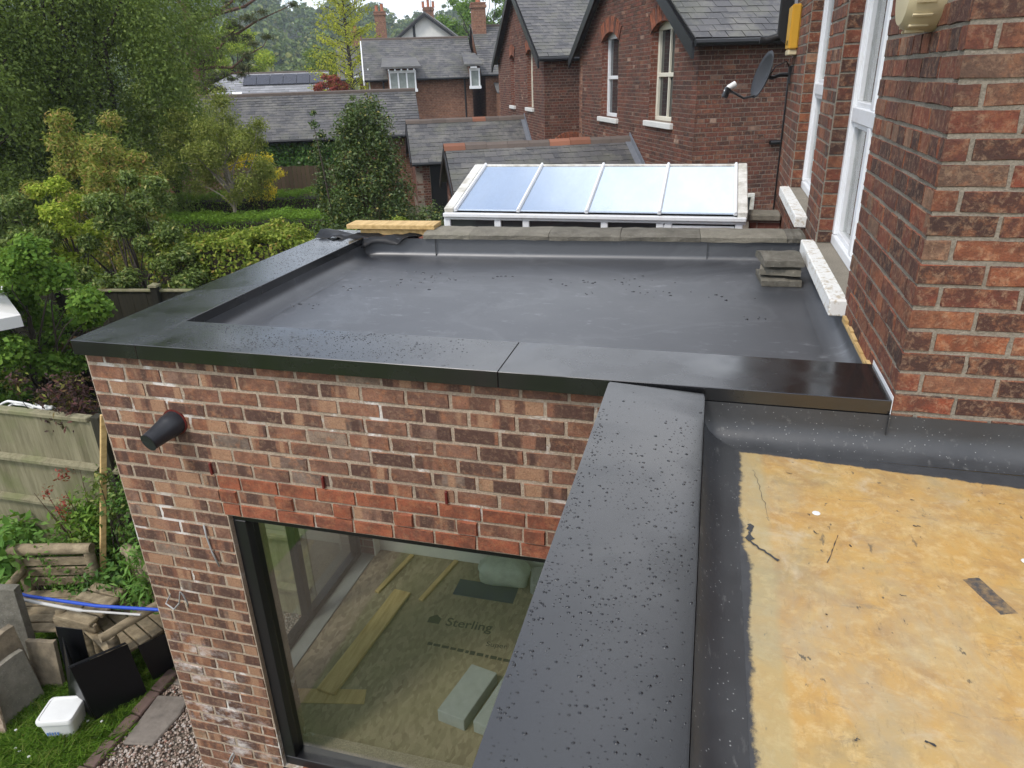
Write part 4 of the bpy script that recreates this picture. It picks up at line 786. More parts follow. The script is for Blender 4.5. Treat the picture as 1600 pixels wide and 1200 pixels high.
mb.add(vs, [(i*28+k, i*28+(k+1) % 28, (i+1)*28+(k+1) % 28, (i+1)*28+k) for i in range(6) for k in range(28)]); o = mb.build('reflector', 'dish_grey', DI, 'all'); q = o.modifiers.new('t', 'SOLIDIFY'); q.thickness = .008
mb = MB(); mb.tube([dc-db*.2+dn*.02, dc-db*.25+dn*.12, dc-db*.22+dn*.30], .012, 8); mb.build('feed_arm', 'dish_grey', DI, True); mb = MB(); e_ = dc-db*.2+dn*.30; mb.tube([e_+db*.05-dn*.05, e_+db*.0, e_-db*.05+dn*.02], [.03, .028, .022], 12); mb.build('receiver', 'white_plastic', DI, True); mb = MB(); mb.obox(e_-db*.05+dn*.01, da*.03, db*.05, dn*.025); mb.build('receiver_box', 'black_paint', DI, False, .008)
mb = MB(); mb.tube([dc-dn*.02, dc-dn*.08, Vector((.95, 5.56, 4.2)), Vector((1.058, 5.62, 4.2))], .02, 8); mb.obox((1.045, 5.62, 4.2), (.012, 0, 0), (0, .05, 0), (0, 0, .08)); mb.build('wall_bracket', 'dish_grey', DI, True)
cable([(1.05, 5.66, 4.25), (1.0, 5.55, 4.32), (.9, 5.5, 4.28), (.82, 5.46, 4.15)], .006, 'black cable looping behind the satellite dish', 'black_paint'); cable([(1.046, 5.70, 4.2), (1.046, 5.705, 3.6), (1.046, 5.70, 2.8), (1.046, 5.70, 2.0)], .008, 'thin black cable running down the far corner of the brick house', 'black_paint')
# ================================================================== neighbour's conservatory
CO = thing('conservatory', 'white conservatory with four blue-tinted sloping roof panes behind the parapet', 'conservatory', (-.8, 5.0, 0)); Y0, Y1, ZE, ZR, XA, XB = 4.5, 5.62, 3.005, 3.318, -2.30, .715
up = Vector((0, Y1-Y0, ZR-ZE)); sl = up.length; up.normalize(); nn = Vector((1, 0, 0)).cross(up); P_ = lambda x, t, h=0.0: Vector((x, Y0, ZE))+up*t*sl+nn*h
xs_ = [XA+.13, -1.50, -.80, -.09, XB-.10]
for a, b in zip(xs_, xs_[1:]): MB().obox((P_(a, .5)+P_(b, .5))/2, Vector(((b-a)/2-.012, 0, 0)), up*(sl/2-.02), nn*.008).build('roof_pane', 'glass_coated', CO)
for x in xs_: mb = MB(); mb.obox(P_(x, .5, .012), (.018, 0, 0), up*(sl/2+.015), nn*.016); mb.obox(P_(x, .5, .032), (.012, 0, 0), up*(sl/2+.02), nn*.006); mb.build('glazing_bar', 'upvc', CO, False, .005)
mb = MB(); mb.obox(P_(XA+.05, .5, .0), (.05, 0, 0), up*(sl/2), nn*.025); mb.build('end_board', 'upvc_dirty', CO, False, .006); mb = MB(); mb.obox(P_(XB-.035, .5, .0), (.045, 0, 0), up*(sl/2+.01), nn*.03); mb.build('end_board', 'upvc_dirty', CO, False, .006)
MB().box(XA, XB, Y1-.02, Y1+.06, ZR-.04, ZR+.018).build('ridge_board', 'upvc_dirty', CO, False, .008); MB().box(XA, XB, Y0-.05, Y0+.02, ZE-.06, ZE-.02).build('eaves_beam', 'upvc', CO, False, .006); MB().box(XA, XB, Y0-.02, Y0+.05, ZE-.09, ZE-.061).build('head_rail', 'upvc', CO, False, .006)
fr_ = MB(); 
for x in (XA+.03, -1.72, -1.42, -.62, -.08, .0, XB-.06): fr_.box(x-.035, x+.035, Y0-.015, Y0+.045, .6, ZE-.09)
fr_.build('window_frame', 'upvc', CO, False, .005); MB().box(XA+.03, XB-.03, Y0+.01, Y0+.016, .6, ZE-.09).build('glazing', 'glass_dark', CO); MB().box(-.08, XB-.1, Y0-.005, Y0+.008, 2.3, ZE-.11).build('solid_panel', 'upvc', CO, False, .005); MB().box(XA+.06, -1.75, Y0-.005, Y0+.008, 2.3, ZE-.2).build('solid_panel', 'upvc', CO, False, .005)
MB().box(XA, XB, Y0-.03, Y0+.2, 0, .6).build('dwarf_wall', 'brick_plain', CO); mb = MB(); mb.prism([(XA+.02, Y0+.05, .6), (XA+.02, Y1, .6), (XA+.02, Y1, ZR-.05), (XA+.02, Y0+.05, ZE-.1)], (.03, 0, 0)); mb.prism([(XB-.05, Y0+.05, .0), (XB-.05, Y1, .0), (XB-.05, Y1, ZR-.05), (XB-.05, Y0+.05, ZE-.1)], (.03, 0, 0)); mb.build('side_frame', 'upvc', CO); MB().box(XA, XB, Y1+.001, Y1+.1, 0, ZR-.05).build('back_wall', 'render_white', CO)
BW = thing('boundary_wall', 'short boundary wall with flat stone cap right of the conservatory', 'wall', (.9, 4.9, 0)); MB().box(.77, 1.045, 4.8, 5.0, 0, 2.9).build('wall', 'brick_plain', BW); MB().box(.74, 1.045, 4.76, 5.05, 2.901, 2.965).build('stone_cap', 'coping_stone', BW, False, .01)
WBX = thing('small_window', 'small white framed window low on the old brick wall behind the conservatory', 'window', (.60, 9.6, 2.2))
# ================================================================== the terrace beyond: gables turned a quarter to us
gd = Vector((-.425, .905, 0)).normalized(); vd = Vector((.905, .425, 0)).normalized()
def terrace(c, w, zE, slope, wins, label, seed, bricks_single, roof_len, chim=None):
    rng = random.Random(seed); T = thing('terrace_house', label, 'house', (c+gd*w/2+vd*3).to_tuple()[:2]+(0,), 'old brick houses with slate gables beyond the conservatory'); G = Wall(c, gd, -vd); S = Wall(c, vd, -gd); zA = zE+slope*w/2
    topf = lambda u: zE+slope*min(u, w-u)-.02
    holes = [(a, b, z0, z1+.14) for a, b, z0, z1 in wins]; mb = MB(); G.backing(mb, .02, w-.02, 0, zE, holes, .3); zH = max(h[3] for h in holes)
    # gable triangle with the window heads cut out of it
    us = sorted({.02, w/2, w-.02, *[x for h in holes for x in h[:2]]})
    for a, b in zip(us, us[1:]):
        hh = [h for h in holes if h[0] <= (a+b)/2 <= h[1] and h[3] > zE]; zb = hh[0][3] if hh else zE
        mb.prism([G.pt(a, zb, -.309), G.pt(b, zb, -.309), G.pt(b, max(zb, zE+slope*min(b, w-b)), -.309), G.pt(a, max(zb, zE+slope*min(a, w-a)), -.309)] if True else [], -vd*.3)
    gw = mb.build('gable_wall', 'mortar_old', T); PCs = Pieces('brick', 300 if bricks_single else 0)
    bl = lay(0, w, 1.6, zA, .232, .0785, .011, holes, rng, 4, topf); brick_wall(PCs, G, gw, bl, 'brick_old', rng, .002)
    mb = MB(); S.backing(mb, .02, roof_len, 0, zE+.05, [], .3); sw_ = mb.build('side_wall', 'mortar_old', T); brick_wall(PCs, S, sw_, lay(0, min(roof_len, 3.2), 1.6, zE, .232, .0785, .011, [], rng, 4), 'brick_old', rng, .002)
    for (a, b, z0, z1) in wins:     # segmental brick arch, sash window, sill
        m = (a+b)/2; rr = .95*(b-a); zc_ = z1+.14-rr-.0; n = 13; half = math.asin((b-a)/2/rr*1.08)
        for k in range(n):
            t = -half+2*half*(k+.5)/n; u_, z_ = m+math.sin(t)*(rr+.02), zc_+math.cos(t)*(rr+.02); q = MB(); ax = (G.a*math.cos(t)-Z*math.sin(t))*(half*rr/n*.92); az = (G.a*math.sin(t)+Z*math.cos(t))*.16; q.obox(G.pt(u_, z_, -.028)+az*.72, ax, G.n*.05, az); q.build('arch_brick', 'brick_red' if k % 3 else 'brick_old', gw)
        q = MB(); G.box(q, b-.008, b-.001, z0, z1, -.149, -.004); q.build('reveal', 'brick_plain', gw)
        f = MB(); fr = .085
        for q in ((a, b, z0, z0+fr), (a, b, z1-.03, z1+.12), (a, a+fr, z0+fr, z1-.03), (b-fr, b, z0+fr, z1-.03), (a+fr, b-fr, (z0+z1)/2-.03, (z0+z1)/2+.05)): G.box(f, q[0]+.002, q[1]-.002, q[2]+.002, q[3], -.24, -.15)
        fo = f.build('window', 'upvc' if wins.index((a, b, z0, z1)) else 'cream_frame', T, False, .008); q = MB(); G.box(q, a+fr, b-fr, z0+fr, z1, -.215, -.205); q.build('pane', 'glass_dark', fo)
        if wins.index((a, b, z0, z1)) == 0: q = MB(); G.box(q, m-.02, m+.02, z0+fr, z1, -.2, -.16); q.build('glazing_bar', 'cream_frame', fo)
        q = MB(); G.box(q, a-.12, b+.12, z0-.11, z0-.001, -.2, .07); q.build('window_sill', 'render_white', fo, False, .01)
    PCs.finish()
    # slate roof
    ss = Vector((0, 0, slope))+gd; L_ = (w/2)*math.sqrt(1+slope*slope); u1 = ss.normalized(); n1 = (Z-gd*slope).normalized(); u2 = (Z*slope-gd).normalized(); n2_ = (Z+gd*slope).normalized(); e0 = c+Z*(zE-slope*.25)-gd*.25-vd*.22; e1 = c+gd*(w+.25)+Z*(zE-slope*.25)-vd*.22; Ls = L_+.25*math.sqrt(1+slope*slope)
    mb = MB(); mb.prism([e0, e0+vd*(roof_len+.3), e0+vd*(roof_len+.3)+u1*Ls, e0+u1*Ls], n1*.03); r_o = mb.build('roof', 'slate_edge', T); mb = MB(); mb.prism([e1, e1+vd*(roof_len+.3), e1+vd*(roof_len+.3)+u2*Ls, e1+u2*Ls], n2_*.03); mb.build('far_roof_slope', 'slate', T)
    SP_ = Pieces('slate', 300); slate_roof(SP_, r_o, e0+n1*.03, vd, u1, n1, roof_len+.3, Ls, .30, .21, 'slate', rng); SP_.finish()
    for (e, u_) in ((e0, u1), (e1, u2)):
        mb = MB(); mb.prism([e-vd*.03-Z*.02, e+u_*Ls-vd*.03-Z*.02, e+u_*Ls-vd*.03-Z*.27, e-vd*.03-Z*.27], vd*.05); mb.build('bargeboard', 'black_paint', T)
    mb = MB(); mb.tube([e0-gd*.06-Z*.03, e0-gd*.06-Z*.03+vd*(roof_len+.3)], .06, 8); mb.build('gutter', 'black_paint', r_o, True)
    mb = MB(); mb.box(-.01, .01, -.01, .01, 0, .01); 
    cc = c+gd*w*.5; mb = MB(); S2 = Wall(c+gd*w, vd, gd); S2.backing(mb, 0, roof_len, 0, zE+.05, [], .3); mb.build('far_side_wall', 'brick_far', T)
    return T
plain('cream_frame', (.70, .66, .54), .5, .12, 8, .05)
C1 = Vector((.014, 11.191, 0)); C2 = Vector((-4.594, 19.649, 0))
terrace(C1, 7.8, 4.87, .58, [(1.12, 2.36, 3.36, 5.05), (4.45, 5.72, 3.30, 5.05)], 'nearest old brick house with slate gable and two tall arched windows', 31, True, 4.5)
terrace(C2, 8.4, 4.88, .53, [(1.66, 2.62, 3.34, 4.95), (4.85, 5.65, 3.32, 4.90)], 'farther old brick house with slate gable and narrow white windows', 32, True, 5.5)
bpy.data.objects.remove(WBX); BASES.remove(WBX) if WBX in BASES else None
G1 = Wall(C1, gd, -vd); S1 = Wall(C1, vd, -gd)
WB = thing('small_window', 'small white framed window low on the old brick wall beyond the conservatory', 'window', S1.pt(1.0, 1.66, .05)); f = MB()
for q in ((.75, 1.27, 1.66, 1.73), (.75, 1.27, 2.07, 2.14), (.75, .82, 1.73, 2.07), (1.20, 1.27, 1.73, 2.07)): S1.box(f, *q, .0, .05)
f.build('frame', 'upvc_dirty', WB, False, .006); f = MB(); S1.box(f, .82, 1.20, 1.73, 2.07, .005, .012); f.build('pane', 'glass_dark', WB)
WP = thing('waste_pipe', 'short black waste pipe on the old brick side wall under the satellite dish', 'pipe', S1.pt(1.9, 2.95, .05)); MB().tube([S1.pt(1.45, 3.03, .06), S1.pt(2.25, 3.04, .06), S1.pt(2.28, 3.04, -.02)], .04, 8).build('pipe', 'black_paint', WP, True)
# outhouses reaching out from each gable
def outhouse(base, u0, length, zR, rise, half, label, seed, red):
    """ridge leaves the gable wall at u0 and runs towards the gardens"""
    rng = random.Random(seed); T = thing('outhouse', label, 'outbuilding', (base+gd*u0-vd*length/2).to_tuple()[:2]+(0,), 'brick outhouses with slate roofs'); zE = zR-rise; A = base+gd*u0; up_ = (gd*half+Z*rise).normalized(); Ls = math.hypot(half, rise)+.1; n_ = (Z*half-gd*rise).normalized()
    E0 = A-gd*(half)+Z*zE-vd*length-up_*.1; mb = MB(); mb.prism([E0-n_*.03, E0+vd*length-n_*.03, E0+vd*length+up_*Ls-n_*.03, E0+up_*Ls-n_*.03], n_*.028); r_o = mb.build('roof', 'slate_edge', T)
    SPc = Pieces('slate', 300); slate_roof(SPc, r_o, E0, vd, up_, n_, length-.01, Ls, .27, .19, 'slate', rng); SPc.finish()
    up2 = (-gd*half+Z*rise).normalized(); n2_ = (Z*half+gd*rise).normalized(); E1 = A+gd*half+Z*zE-vd*length-up2*.1; mb = MB(); mb.prism([E1, E1+vd*length, E1+vd*length+up2*Ls, E1+up2*Ls], n2_*.03); mb.build('far_roof_slope', 'slate', T)
    p, q = A-vd*(length+.02)+Z*(zR+.045), A-vd*.02+Z*(zR+.045); n = max(8, int(length/.42))
    for i in range(n): ridge_tiles(r_o, p.lerp(q, i/n), p.lerp(q, (i+1)/n), 'ridge_tile', 'terracotta' if rng.random() < red*.8 else 'ridge_dark', 1, .14, rng)
    W = Wall(A-vd*(length-.12), gd, -vd); mb = MB(); us = [-half+.1, 0, half-.1]
    mb.prism([W.pt(-half+.12, 0, -.009), W.pt(half-.12, 0, -.009), W.pt(half-.12, zE, -.009), W.pt(0, zR-.06, -.009), W.pt(-half+.12, zE, -.009)], vd*.2); gw = mb.build('end_wall', 'mortar_old', T)
    PCs = Pieces('brick', 160); brick_wall(PCs, W, gw, lay(-half+.12, half-.12, 0.5, zR-.1, .232, .0785, .011, [], rng, 0, lambda u: zR-.08-abs(u)*rise/half), 'brick_old', rng, .003)
    Fw = Wall(A-gd*(half-.12)-vd*(length-.12), vd, -gd); dh = (.45, 1.25, 0, 1.95); mb = MB(); Fw.backing(mb, 0, length-.14, 0, zE+.03, [dh], .2); fo = mb.build('front_wall', 'mortar_old', T); brick_wall(PCs, Fw, fo, lay(0, length-.14, .5, zE, .232, .0785, .011, [dh], rng), 'brick_old', rng, .003); PCs.finish()
    mb = MB(); Fw.box(mb, .46, 1.24, .02, 1.94, -.12, -.07); mb.build('door', 'black_paint', T)
    for s_ in (-1, 1):
        e = A+gd*half*s_*1.02+Z*(zE-.02)-vd*(length+.01); mb = MB(); mb.prism([e, A+Z*(zR-.0)-vd*(length+.01), A+Z*(zR-.16)-vd*(length+.01), e-Z*.16], -vd*.03); mb.build('bargeboard', 'black_paint', T)
    mb = MB(); mb.tube([E0-gd*.05-Z*.04, E0-gd*.05-Z*.04+vd*length], .05, 8); mb.build('gutter', 'black_paint', r_o, True)
    mb = MB(); k = 9      # stepped lead flashing up the gable wall
    for i in range(k): t0, t1 = i/k, (i+1)/k; a = E0+vd*(length-.012)+up_*Ls*t0; b = E0+vd*(length-.012)+up_*Ls*t1; mb.prism([a, b, b+Z*.16, a+Z*.16], -vd*.02)
    mb.obox(E0+vd*(length-.09)+up_*Ls*.5+n_*.036, vd*.07, up_*Ls*.5, n_*.004); mb.build('lead_flashing', 'lead', r_o)
    return T
outhouse(C1, 3.42, 4.17, 2.90, .86, 1.6, 'near outhouse roof of mossy slate with red ridge tiles behind the conservatory', 41, .55)
outhouse(Vector((-5.579, 21.746, 0))-gd*.0, .80, 4.02, 2.99, 1.08, 1.62, 'second outhouse roof of grey slate partly behind the mossy one', 42, .25)
GA = thing('arched_lintel', 'brick arch over a doorway between the two old houses', 'arch', G1.pt(8.6, 1.0, .3)); c_ = Vector((-3.75, 18.6, 2.25)); fd = vd
mb = MB(); mb.obox(c_+fd*.12-Z*.9, vd*.55, gd*.15, Z*1.1); mb.build('wall', 'brick_far', GA)
for k in range(11): t = -1.0+2.0*k/10; MB().obox(c_+vd*(.12+math.sin(t)*.52)+Z*(.0+math.cos(t)*.42)-gd*.17, (vd*math.cos(t)-Z*math.sin(t))*.045, gd*.03, (vd*math.sin(t)+Z*math.cos(t))*.13).build('arch_brick', 'brick_red', GA)
MB().obox(c_+vd*.12+Z*.14-gd*.17, vd*.38, gd*.02, Z*.06).build('door_head', 'upvc_dirty', GA)
# ================================================================== far buildings
def gabled(name, label, E, v0, v1, depth, zE, zR, wall_mat, roof_mat, slates=None, group=None, over=.25, seed=1, z0=0.0, cap=300, single=True):
    """E: point on the front eave line; runs along vd from v0 to v1, roof rises along gd"""
    rng = random.Random(seed); T = thing(name, label, 'house' if 'house' in name else 'outbuilding', (E+vd*(v0+v1)/2+gd*depth/2).to_tuple()[:2]+(0,), group); B = Vector((E.x, E.y, 0)); rise = zR-zE; up_ = (gd*depth/2+Z*rise).normalized(); Ls = math.hypot(depth/2, rise); n_ = (Z*depth/2-gd*rise).normalized(); up2 = (-gd*depth/2+Z*rise).normalized(); n2_ = (Z*depth/2+gd*rise).normalized()
    mb = MB(); a, b = B+vd*v0, B+vd*v1
    mb.prism([a+gd*.15+Z*z0, a+gd*(depth-.15)+Z*z0, a+gd*(depth-.15)+Z*(zE+.05), a+gd*depth/2+Z*(zR-.1), a+gd*.15+Z*(zE+.05)], vd*(v1-v0)); wl = mb.build('wall', wall_mat, T)
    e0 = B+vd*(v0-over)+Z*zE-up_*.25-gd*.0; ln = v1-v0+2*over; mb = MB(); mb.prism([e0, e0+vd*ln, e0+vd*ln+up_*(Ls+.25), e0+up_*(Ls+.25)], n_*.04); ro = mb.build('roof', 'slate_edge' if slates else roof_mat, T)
    e1 = B+gd*depth+vd*(v0-over)+Z*zE-up2*.25; mb = MB(); mb.prism([e1, e1+vd*ln, e1+vd*ln+up2*(Ls+.25), e1+up2*(Ls+.25)], n2_*.04); mb.build('far_roof_slope', roof_mat, T)
    if slates: SPc = Pieces('slate', cap if single else 0); slate_roof(SPc, ro, e0+n_*.04, vd, up_, n_, ln, Ls+.25, slates[0], slates[1], roof_mat, rng, .012); SPc.finish()
    rt = MB(); rt.bar(B+vd*(v0-over)+gd*depth/2+Z*(zR+.03), B+vd*(v1+over)+gd*depth/2+Z*(zR+.03), .26, .14); rt.build('ridge', 'ridge_dark', T, False, .03)
    mb = MB(); mb.tube([e0-gd*.05, e0-gd*.05+vd*ln], .06, 6); mb.build('gutter', 'black_paint', T, True)
    return T, Wall(B, vd, -gd), ro, up_, n_
def far_window(T, W, a, b, z0, z1, d, n=2, mat='upvc'):
    f = MB(); w_ = (b-a)/n
    for i in range(n+1): W.box(f, a+i*w_-.035, a+i*w_+.035, z0, z1, d-.04, d+.06)
    W.box(f, a-.05, b+.05, z1-.08, z1+.04, d-.04, d+.065); W.box(f, a-.08, b+.08, z0-.08, z0+.06, d-.04, d+.08); fo = f.build('window', mat, T); p = MB(); W.box(p, a, b, z0, z1, d-.02, d+.01); p.build('pane', 'pane_pale', fo)
    q = MB(); W.box(q, a+.06, b-.06, z0+.06, z1-.1, d-.1, d-.021); q.build('curtain', 'blind', fo); return fo
def chimney(T, p, w, z0, z1, pots, name='chimney', pot_h=.5):
    mb = MB(); mb.obox(Vector((p.x, p.y, (z0+z1)/2)), vd*w/2, gd*w*.38, Z*(z1-z0)/2); mb.obox(Vector((p.x, p.y, z1-.12)), vd*(w/2+.06), gd*(w*.38+.06), Z*.07); mb.obox(Vector((p.x, p.y, z1+.03)), vd*(w/2+.03), gd*(w*.38+.03), Z*.04); o = mb.build(name, 'brick_far', T)
    for k in range(pots): c = Vector((p.x, p.y, z1))+vd*((k-(pots-1)/2)*w*.5); MB().lathe(c, [(.15, .05), (.12, .12), (.11, pot_h*(1 if k % 2 else .8)), (.14, pot_h*(1.05 if k % 2 else .85)), (.10, pot_h*(1.06 if k % 2 else .86))], 10).build('chimney_pot', 'clay_pot', o, True)
    return o
# long low outbuilding
OB, WO, ro, _, _ = gabled('garden_outbuilding', 'long low outbuilding with weathered grey slate roof behind the gardens', Vector((-10.265, 22.202, 0)), -8.5, .35, 4.2, 2.62, 3.92, 'brick_far', 'slate', (.30, .155), seed=51)
for k in range(5): mb = MB(); WO.box(mb, -.55+k*.2, -.50+k*.2, 2.50, 2.58, 0, .2); mb.build('rafter_end', 'upvc', OB)
# coach house with dormers
CH, WC, ro, upc, nc = gabled('coach_house', 'brick coach house with streaked slate roof, white dormer and side window', Vector((-13.218, 34.422, 0)), -3.6, 1.55, 6.2, 4.45, 6.30, 'brick_far', 'slate', (.30, .2), seed=52, cap=300)
far_window(CH, WC, -2.62, -1.36, 3.84, 4.72, .42, 3); far_window(CH, WC, 1.42, 1.86, 3.88, 4.72, .42, 1)
for a, b, z1, z2, d in ((-3.0, -1.05, 4.84, 5.30, .72), (1.1, 2.05, 4.86, 5.42, .72)):
    mb = MB(); mb.prism([WC.pt(a, z1, d), WC.pt(b, z1, d), WC.pt(b-.12, z2, -1.3), WC.pt(a+.12, z2, -1.3)], Z*.09); mb.build('dormer_roof', 'slate', CH); mb = MB(); WC.box(mb, a+.3, b-.3, 3.78, z1-.01, -1.2, .39); mb.build('dormer_cheek', 'brick_far', CH)
    for k in range(5): mb = MB(); u = a+.35+k*(b-a-.7)/4; WC.box(mb, u-.03, u+.03, z1-.10, z1-.02, .45, d-.03); mb.build('rafter_end', 'upvc', CH)
for k in range(11): mb = MB(); u = -.9+k*.27; WC.box(mb, u-.035, u+.035, 4.28, 4.38, 0, .2); mb.build('rafter_end', 'upvc', CH)
mb = MB(); B_ = Vector((-13.218, 34.422, 0))+vd*(-3.6-.27); mb.prism([B_-gd*.2+Z*4.35, B_+gd*3.1+Z*6.28, B_+gd*3.1+Z*6.05, B_-gd*.2+Z*4.12], -vd*.06); mb.prism([B_+gd*6.4+Z*4.35, B_+gd*3.1+Z*6.28, B_+gd*3.1+Z*6.05, B_+gd*6.4+Z*4.12], -vd*.06); mb.build('bargeboard', 'upvc', CH)
mb = MB(); GWc = Wall(B_+vd*.27, gd, -vd); GWc.box(mb, .5, 2.0, 3.6, 4.9, .02, .08); mb.build('gable_window', 'upvc', CH); mb = MB(); [GWc.box(mb, .58+k*.46, .98+k*.46, 3.7, 4.8, .081, .09) for k in range(3)]; mb.build('gable_pane', 'glass_dark', CH)
MB().tube([WC.pt(-2.95, 4.3, .12), WC.pt(-2.95, 2.0, .12)], .05, 6).build('downpipe', 'black_paint', CH); MB().tube([WC.pt(1.15, 4.3, .12), WC.pt(1.15, 2.0, .12)], .05, 6).build('downpipe', 'black_paint', CH)
# higher wing to its right with roof light and chimney
CW, WW, ro, upw, nw = gabled('side_house', 'slate roofed wing with roof light and tall chimney right of the coach house', Vector((-11.35, 35.30, 0)), .2, 5.0, 6.6, 4.55, 6.85, 'brick_far', 'slate', (.30, .2), seed=53, single=False)
pr_ = WW.pt(1.55, 5.75, 0)+gd*1.65; mb = MB(); mb.obox(WW.pt(1.6, 4.55, 0)+upw*1.75+nw*.09, vd*.48, upw*.55, nw*.06); rl = mb.build('roof_light', 'upvc', CW, False, .02); mb = MB(); mb.obox(WW.pt(1.6, 4.55, 0)+upw*1.75+nw*.155, vd*.38, upw*.45, nw*.006); mb.build('pane', 'glass_sky', rl)
chimney(CW, WW.pt(.35, 0)+gd*2.9, .72, 5.5, 7.9, 1); mb = MB(); mb.prism([WW.pt(.6, 3.55, 1.0), WW.pt(3.2, 3.55, 1.0), WW.pt(3.2, 4.0, -.02), WW.pt(.6, 4.0, -.02)], Z*.06); mb.build('porch_roof', 'slate', CW); mb = MB(); WW.box(mb, .7, 3.1, 0, 3.54, .0, .9); mb.build('porch_wall', 'brick_far', CW)
for k in range(6): mb = MB(); WW.box(mb, .3+k*.3, .37+k*.3, 4.36, 4.46, 0, .2); mb.build('rafter_end', 'upvc', CW)
# half-timbered gable behind
HTb = Vector((-23.0, 58.0, 0)); HT = thing('half_timbered_house', 'white rendered gable with black timbers and slate roof behind the coach house', 'house', HTb.to_tuple()); vd2 = Vector((.97, .24, 0)).normalized(); gd2 = Vector((-.24, .97, 0)).normalized(); HW = Wall(HTb, vd2, -gd2)
mb = MB(); mb.prism([HW.pt(-3.4, 0), HW.pt(3.4, 0), HW.pt(3.4, 6.7), HW.pt(0, 9.2), HW.pt(-3.4, 6.7)], gd2*9); mb.build('wall', 'render_white', HT)
for s_ in (-1, 1):
    mb = MB(); mb.prism([HW.pt(0, 9.25, .3), HW.pt(s_*4.0, 6.32, .3), HW.pt(s_*4.0, 6.12, .3), HW.pt(0, 9.03, .3)], -gd2*.14); mb.build('bargeboard', 'black_paint', HT); mb = MB(); mb.prism([HW.pt(0, 9.38, .3), HW.pt(s_*4.1, 6.38, .3), HW.pt(s_*4.1, 6.27, .3), HW.pt(0, 9.26, .3)], gd2*9.5); mb.build('roof', 'slate', HT)
mb = MB(); HW.box(mb, -1.05, -.85, 6.2, 8.5, 0, .05); HW.box(mb, -3.3, 3.3, 6.45, 6.65, 0, .055); mb.build('timber', 'black_paint', HT); chimney(HT, HW.pt(-.1, 0)+gd2*3.5, .85, 7.5, 9.9, 3, pot_h=.6)
mb = MB(); p = HW.pt(.2, 9.4)+gd2*2.8; mb.tube([p, p+Z*3.0], .025, 5); 
for k in range(5): mb.bar(p+Z*(2.6+k*.1)-vd2*.35+gd2*.1*k, p+Z*(2.6+k*.1)+vd2*.35+gd2*.1*k, .02, .02)
mb.build('aerial', 'black_paint', HT)
# red brick house with its chimney, left of the larch
BH, WBH, *_r = gabled('brick_house_far', 'distant brick house with slate roof and tall chimney behind the yellow-green larch', Vector((-24.4, 48.6, 0)), -1.6, 4.6, 6.5, 4.6, 7.0, 'brick_far', 'slate', seed=54); BH.name = 'distant_house'
chimney(BH, WBH.pt(1.6, 0)+gd*3.2, .8, 6.0, 9.0, 2, pot_h=.55); chimney(BH, WBH.pt(-.3, 0)+gd*3.2, .8, 6.0, 7.7, 1); far_window(BH, WBH, -1.0, -.4, 3.6, 4.7, .05, 1); far_window(BH, WBH, .6, 1.2, 3.6, 4.7, .05, 1)
# pale roofed house with solar panels
PH, WPH, ro, upp, np_ = gabled('solar_house', 'pale slate roofed house with a dark strip of solar panels', Vector((-27.5, 38.2, 0)), -2.2, 4.8, 8.0, 2.9, 5.0, 'render_white', 'pale_slate', (.5, .28), seed=55, single=False)
for k in range(6): mb = MB(); mb.obox(WPH.pt(.1+k*.83, 2.9, 0)+upp*3.45+np_*.13, vd*.40, upp*.62, np_*.03); mb.build('solar_panel', 'solar', PH)
mb = MB(); mb.obox(WPH.pt(-.6, 2.9, 0)+upp*1.6+np_*.1, vd*.3, upp*.4, np_*.05); mb.build('roof_light', 'upvc', PH)
# brown panel fence far down the gardens, boards one by one
NF = thing('panel_fence', 'brown panel fence in front of the ivy wall down the gardens', 'fence', (-11.0, 17.0, 0)); p, q = Vector((-14.8, 15.9, 0)), Vector((-9.2, 17.5, 0)); n = 46; d = (q-p).normalized()
for i in range(n): c = p.lerp(q, (i+.5)/n); mb = MB(); mb.obox(c+Z*(1.02+.01*(i % 3)), d*.056, d.cross(Z)*.012, Z*1.02); mb.build('board', 'brown_fence', NF)
# ================================================================== fences round the garden
FL = thing('closeboard_fence', 'pale weathered board fence with rails behind the log bench', 'fence', (-5.6, 1.6, 0)); rf = random.Random(6); x = -7.6
while x < -2.62:
    if not -4.46 < x < -4.30: mb = MB(); t = rf.uniform(-.006, .006); mb.hexa([(x, 1.592, .05), (x+.104, 1.606, .05), (x+.104, 1.622, .05), (x, 1.617, .05), (x+t, 1.592, 1.745), (x+.104+t, 1.606, 1.745), (x+.104+t, 1.622, 1.745), (x+t, 1.617, 1.745)]); mb.build('board', 'timber_weathered', FL)
    x += .098
for a, b in ((-7.6, -4.46), (-4.30, -2.62)):
    for z in (1.31, .88, .35): mb = MB(); mb.prism([(a, 1.592, z-.035), (a, 1.535, z-.01), (a, 1.535, z+.015), (a, 1.592, z+.035)], (b-a, 0, 0)); mb.build('rail', 'timber_weathered', FL)
    MB().box(a, b, 1.57, 1.65, 1.7455, 1.785).build('capping_rail', 'timber_weathered', FL, False, .006)
for x in (-4.38, -6.3): MB().box(x-.045, x+.045, 1.575, 1.66, 0, 1.80).build('post', 'timber_dark', FL, False, .006)
FB = thing('dark_fence', 'dark stained board fence with pale capping below the leafy hedge', 'fence', (-7, 5.1, 0)); p, q = Vector((-10.4, 4.57, 0)), Vector((-4.4, 5.47, 0)); d = (q-p).normalized(); nrm = d.cross(Z); n = 58
for i in range(n): c = p.lerp(q, (i+.5)/n); mb = MB(); mb.obox(c+Z*.9+nrm*(.004*(i % 2)), d*.052, nrm*.009, Z*.86); mb.build('board', 'timber_dark', FB)
mb = MB(); mb.bar(p+Z*1.775, q+Z*1.775, .075, .03); mb.build('capping_rail', 'timber_weathered', FB, False, .006)
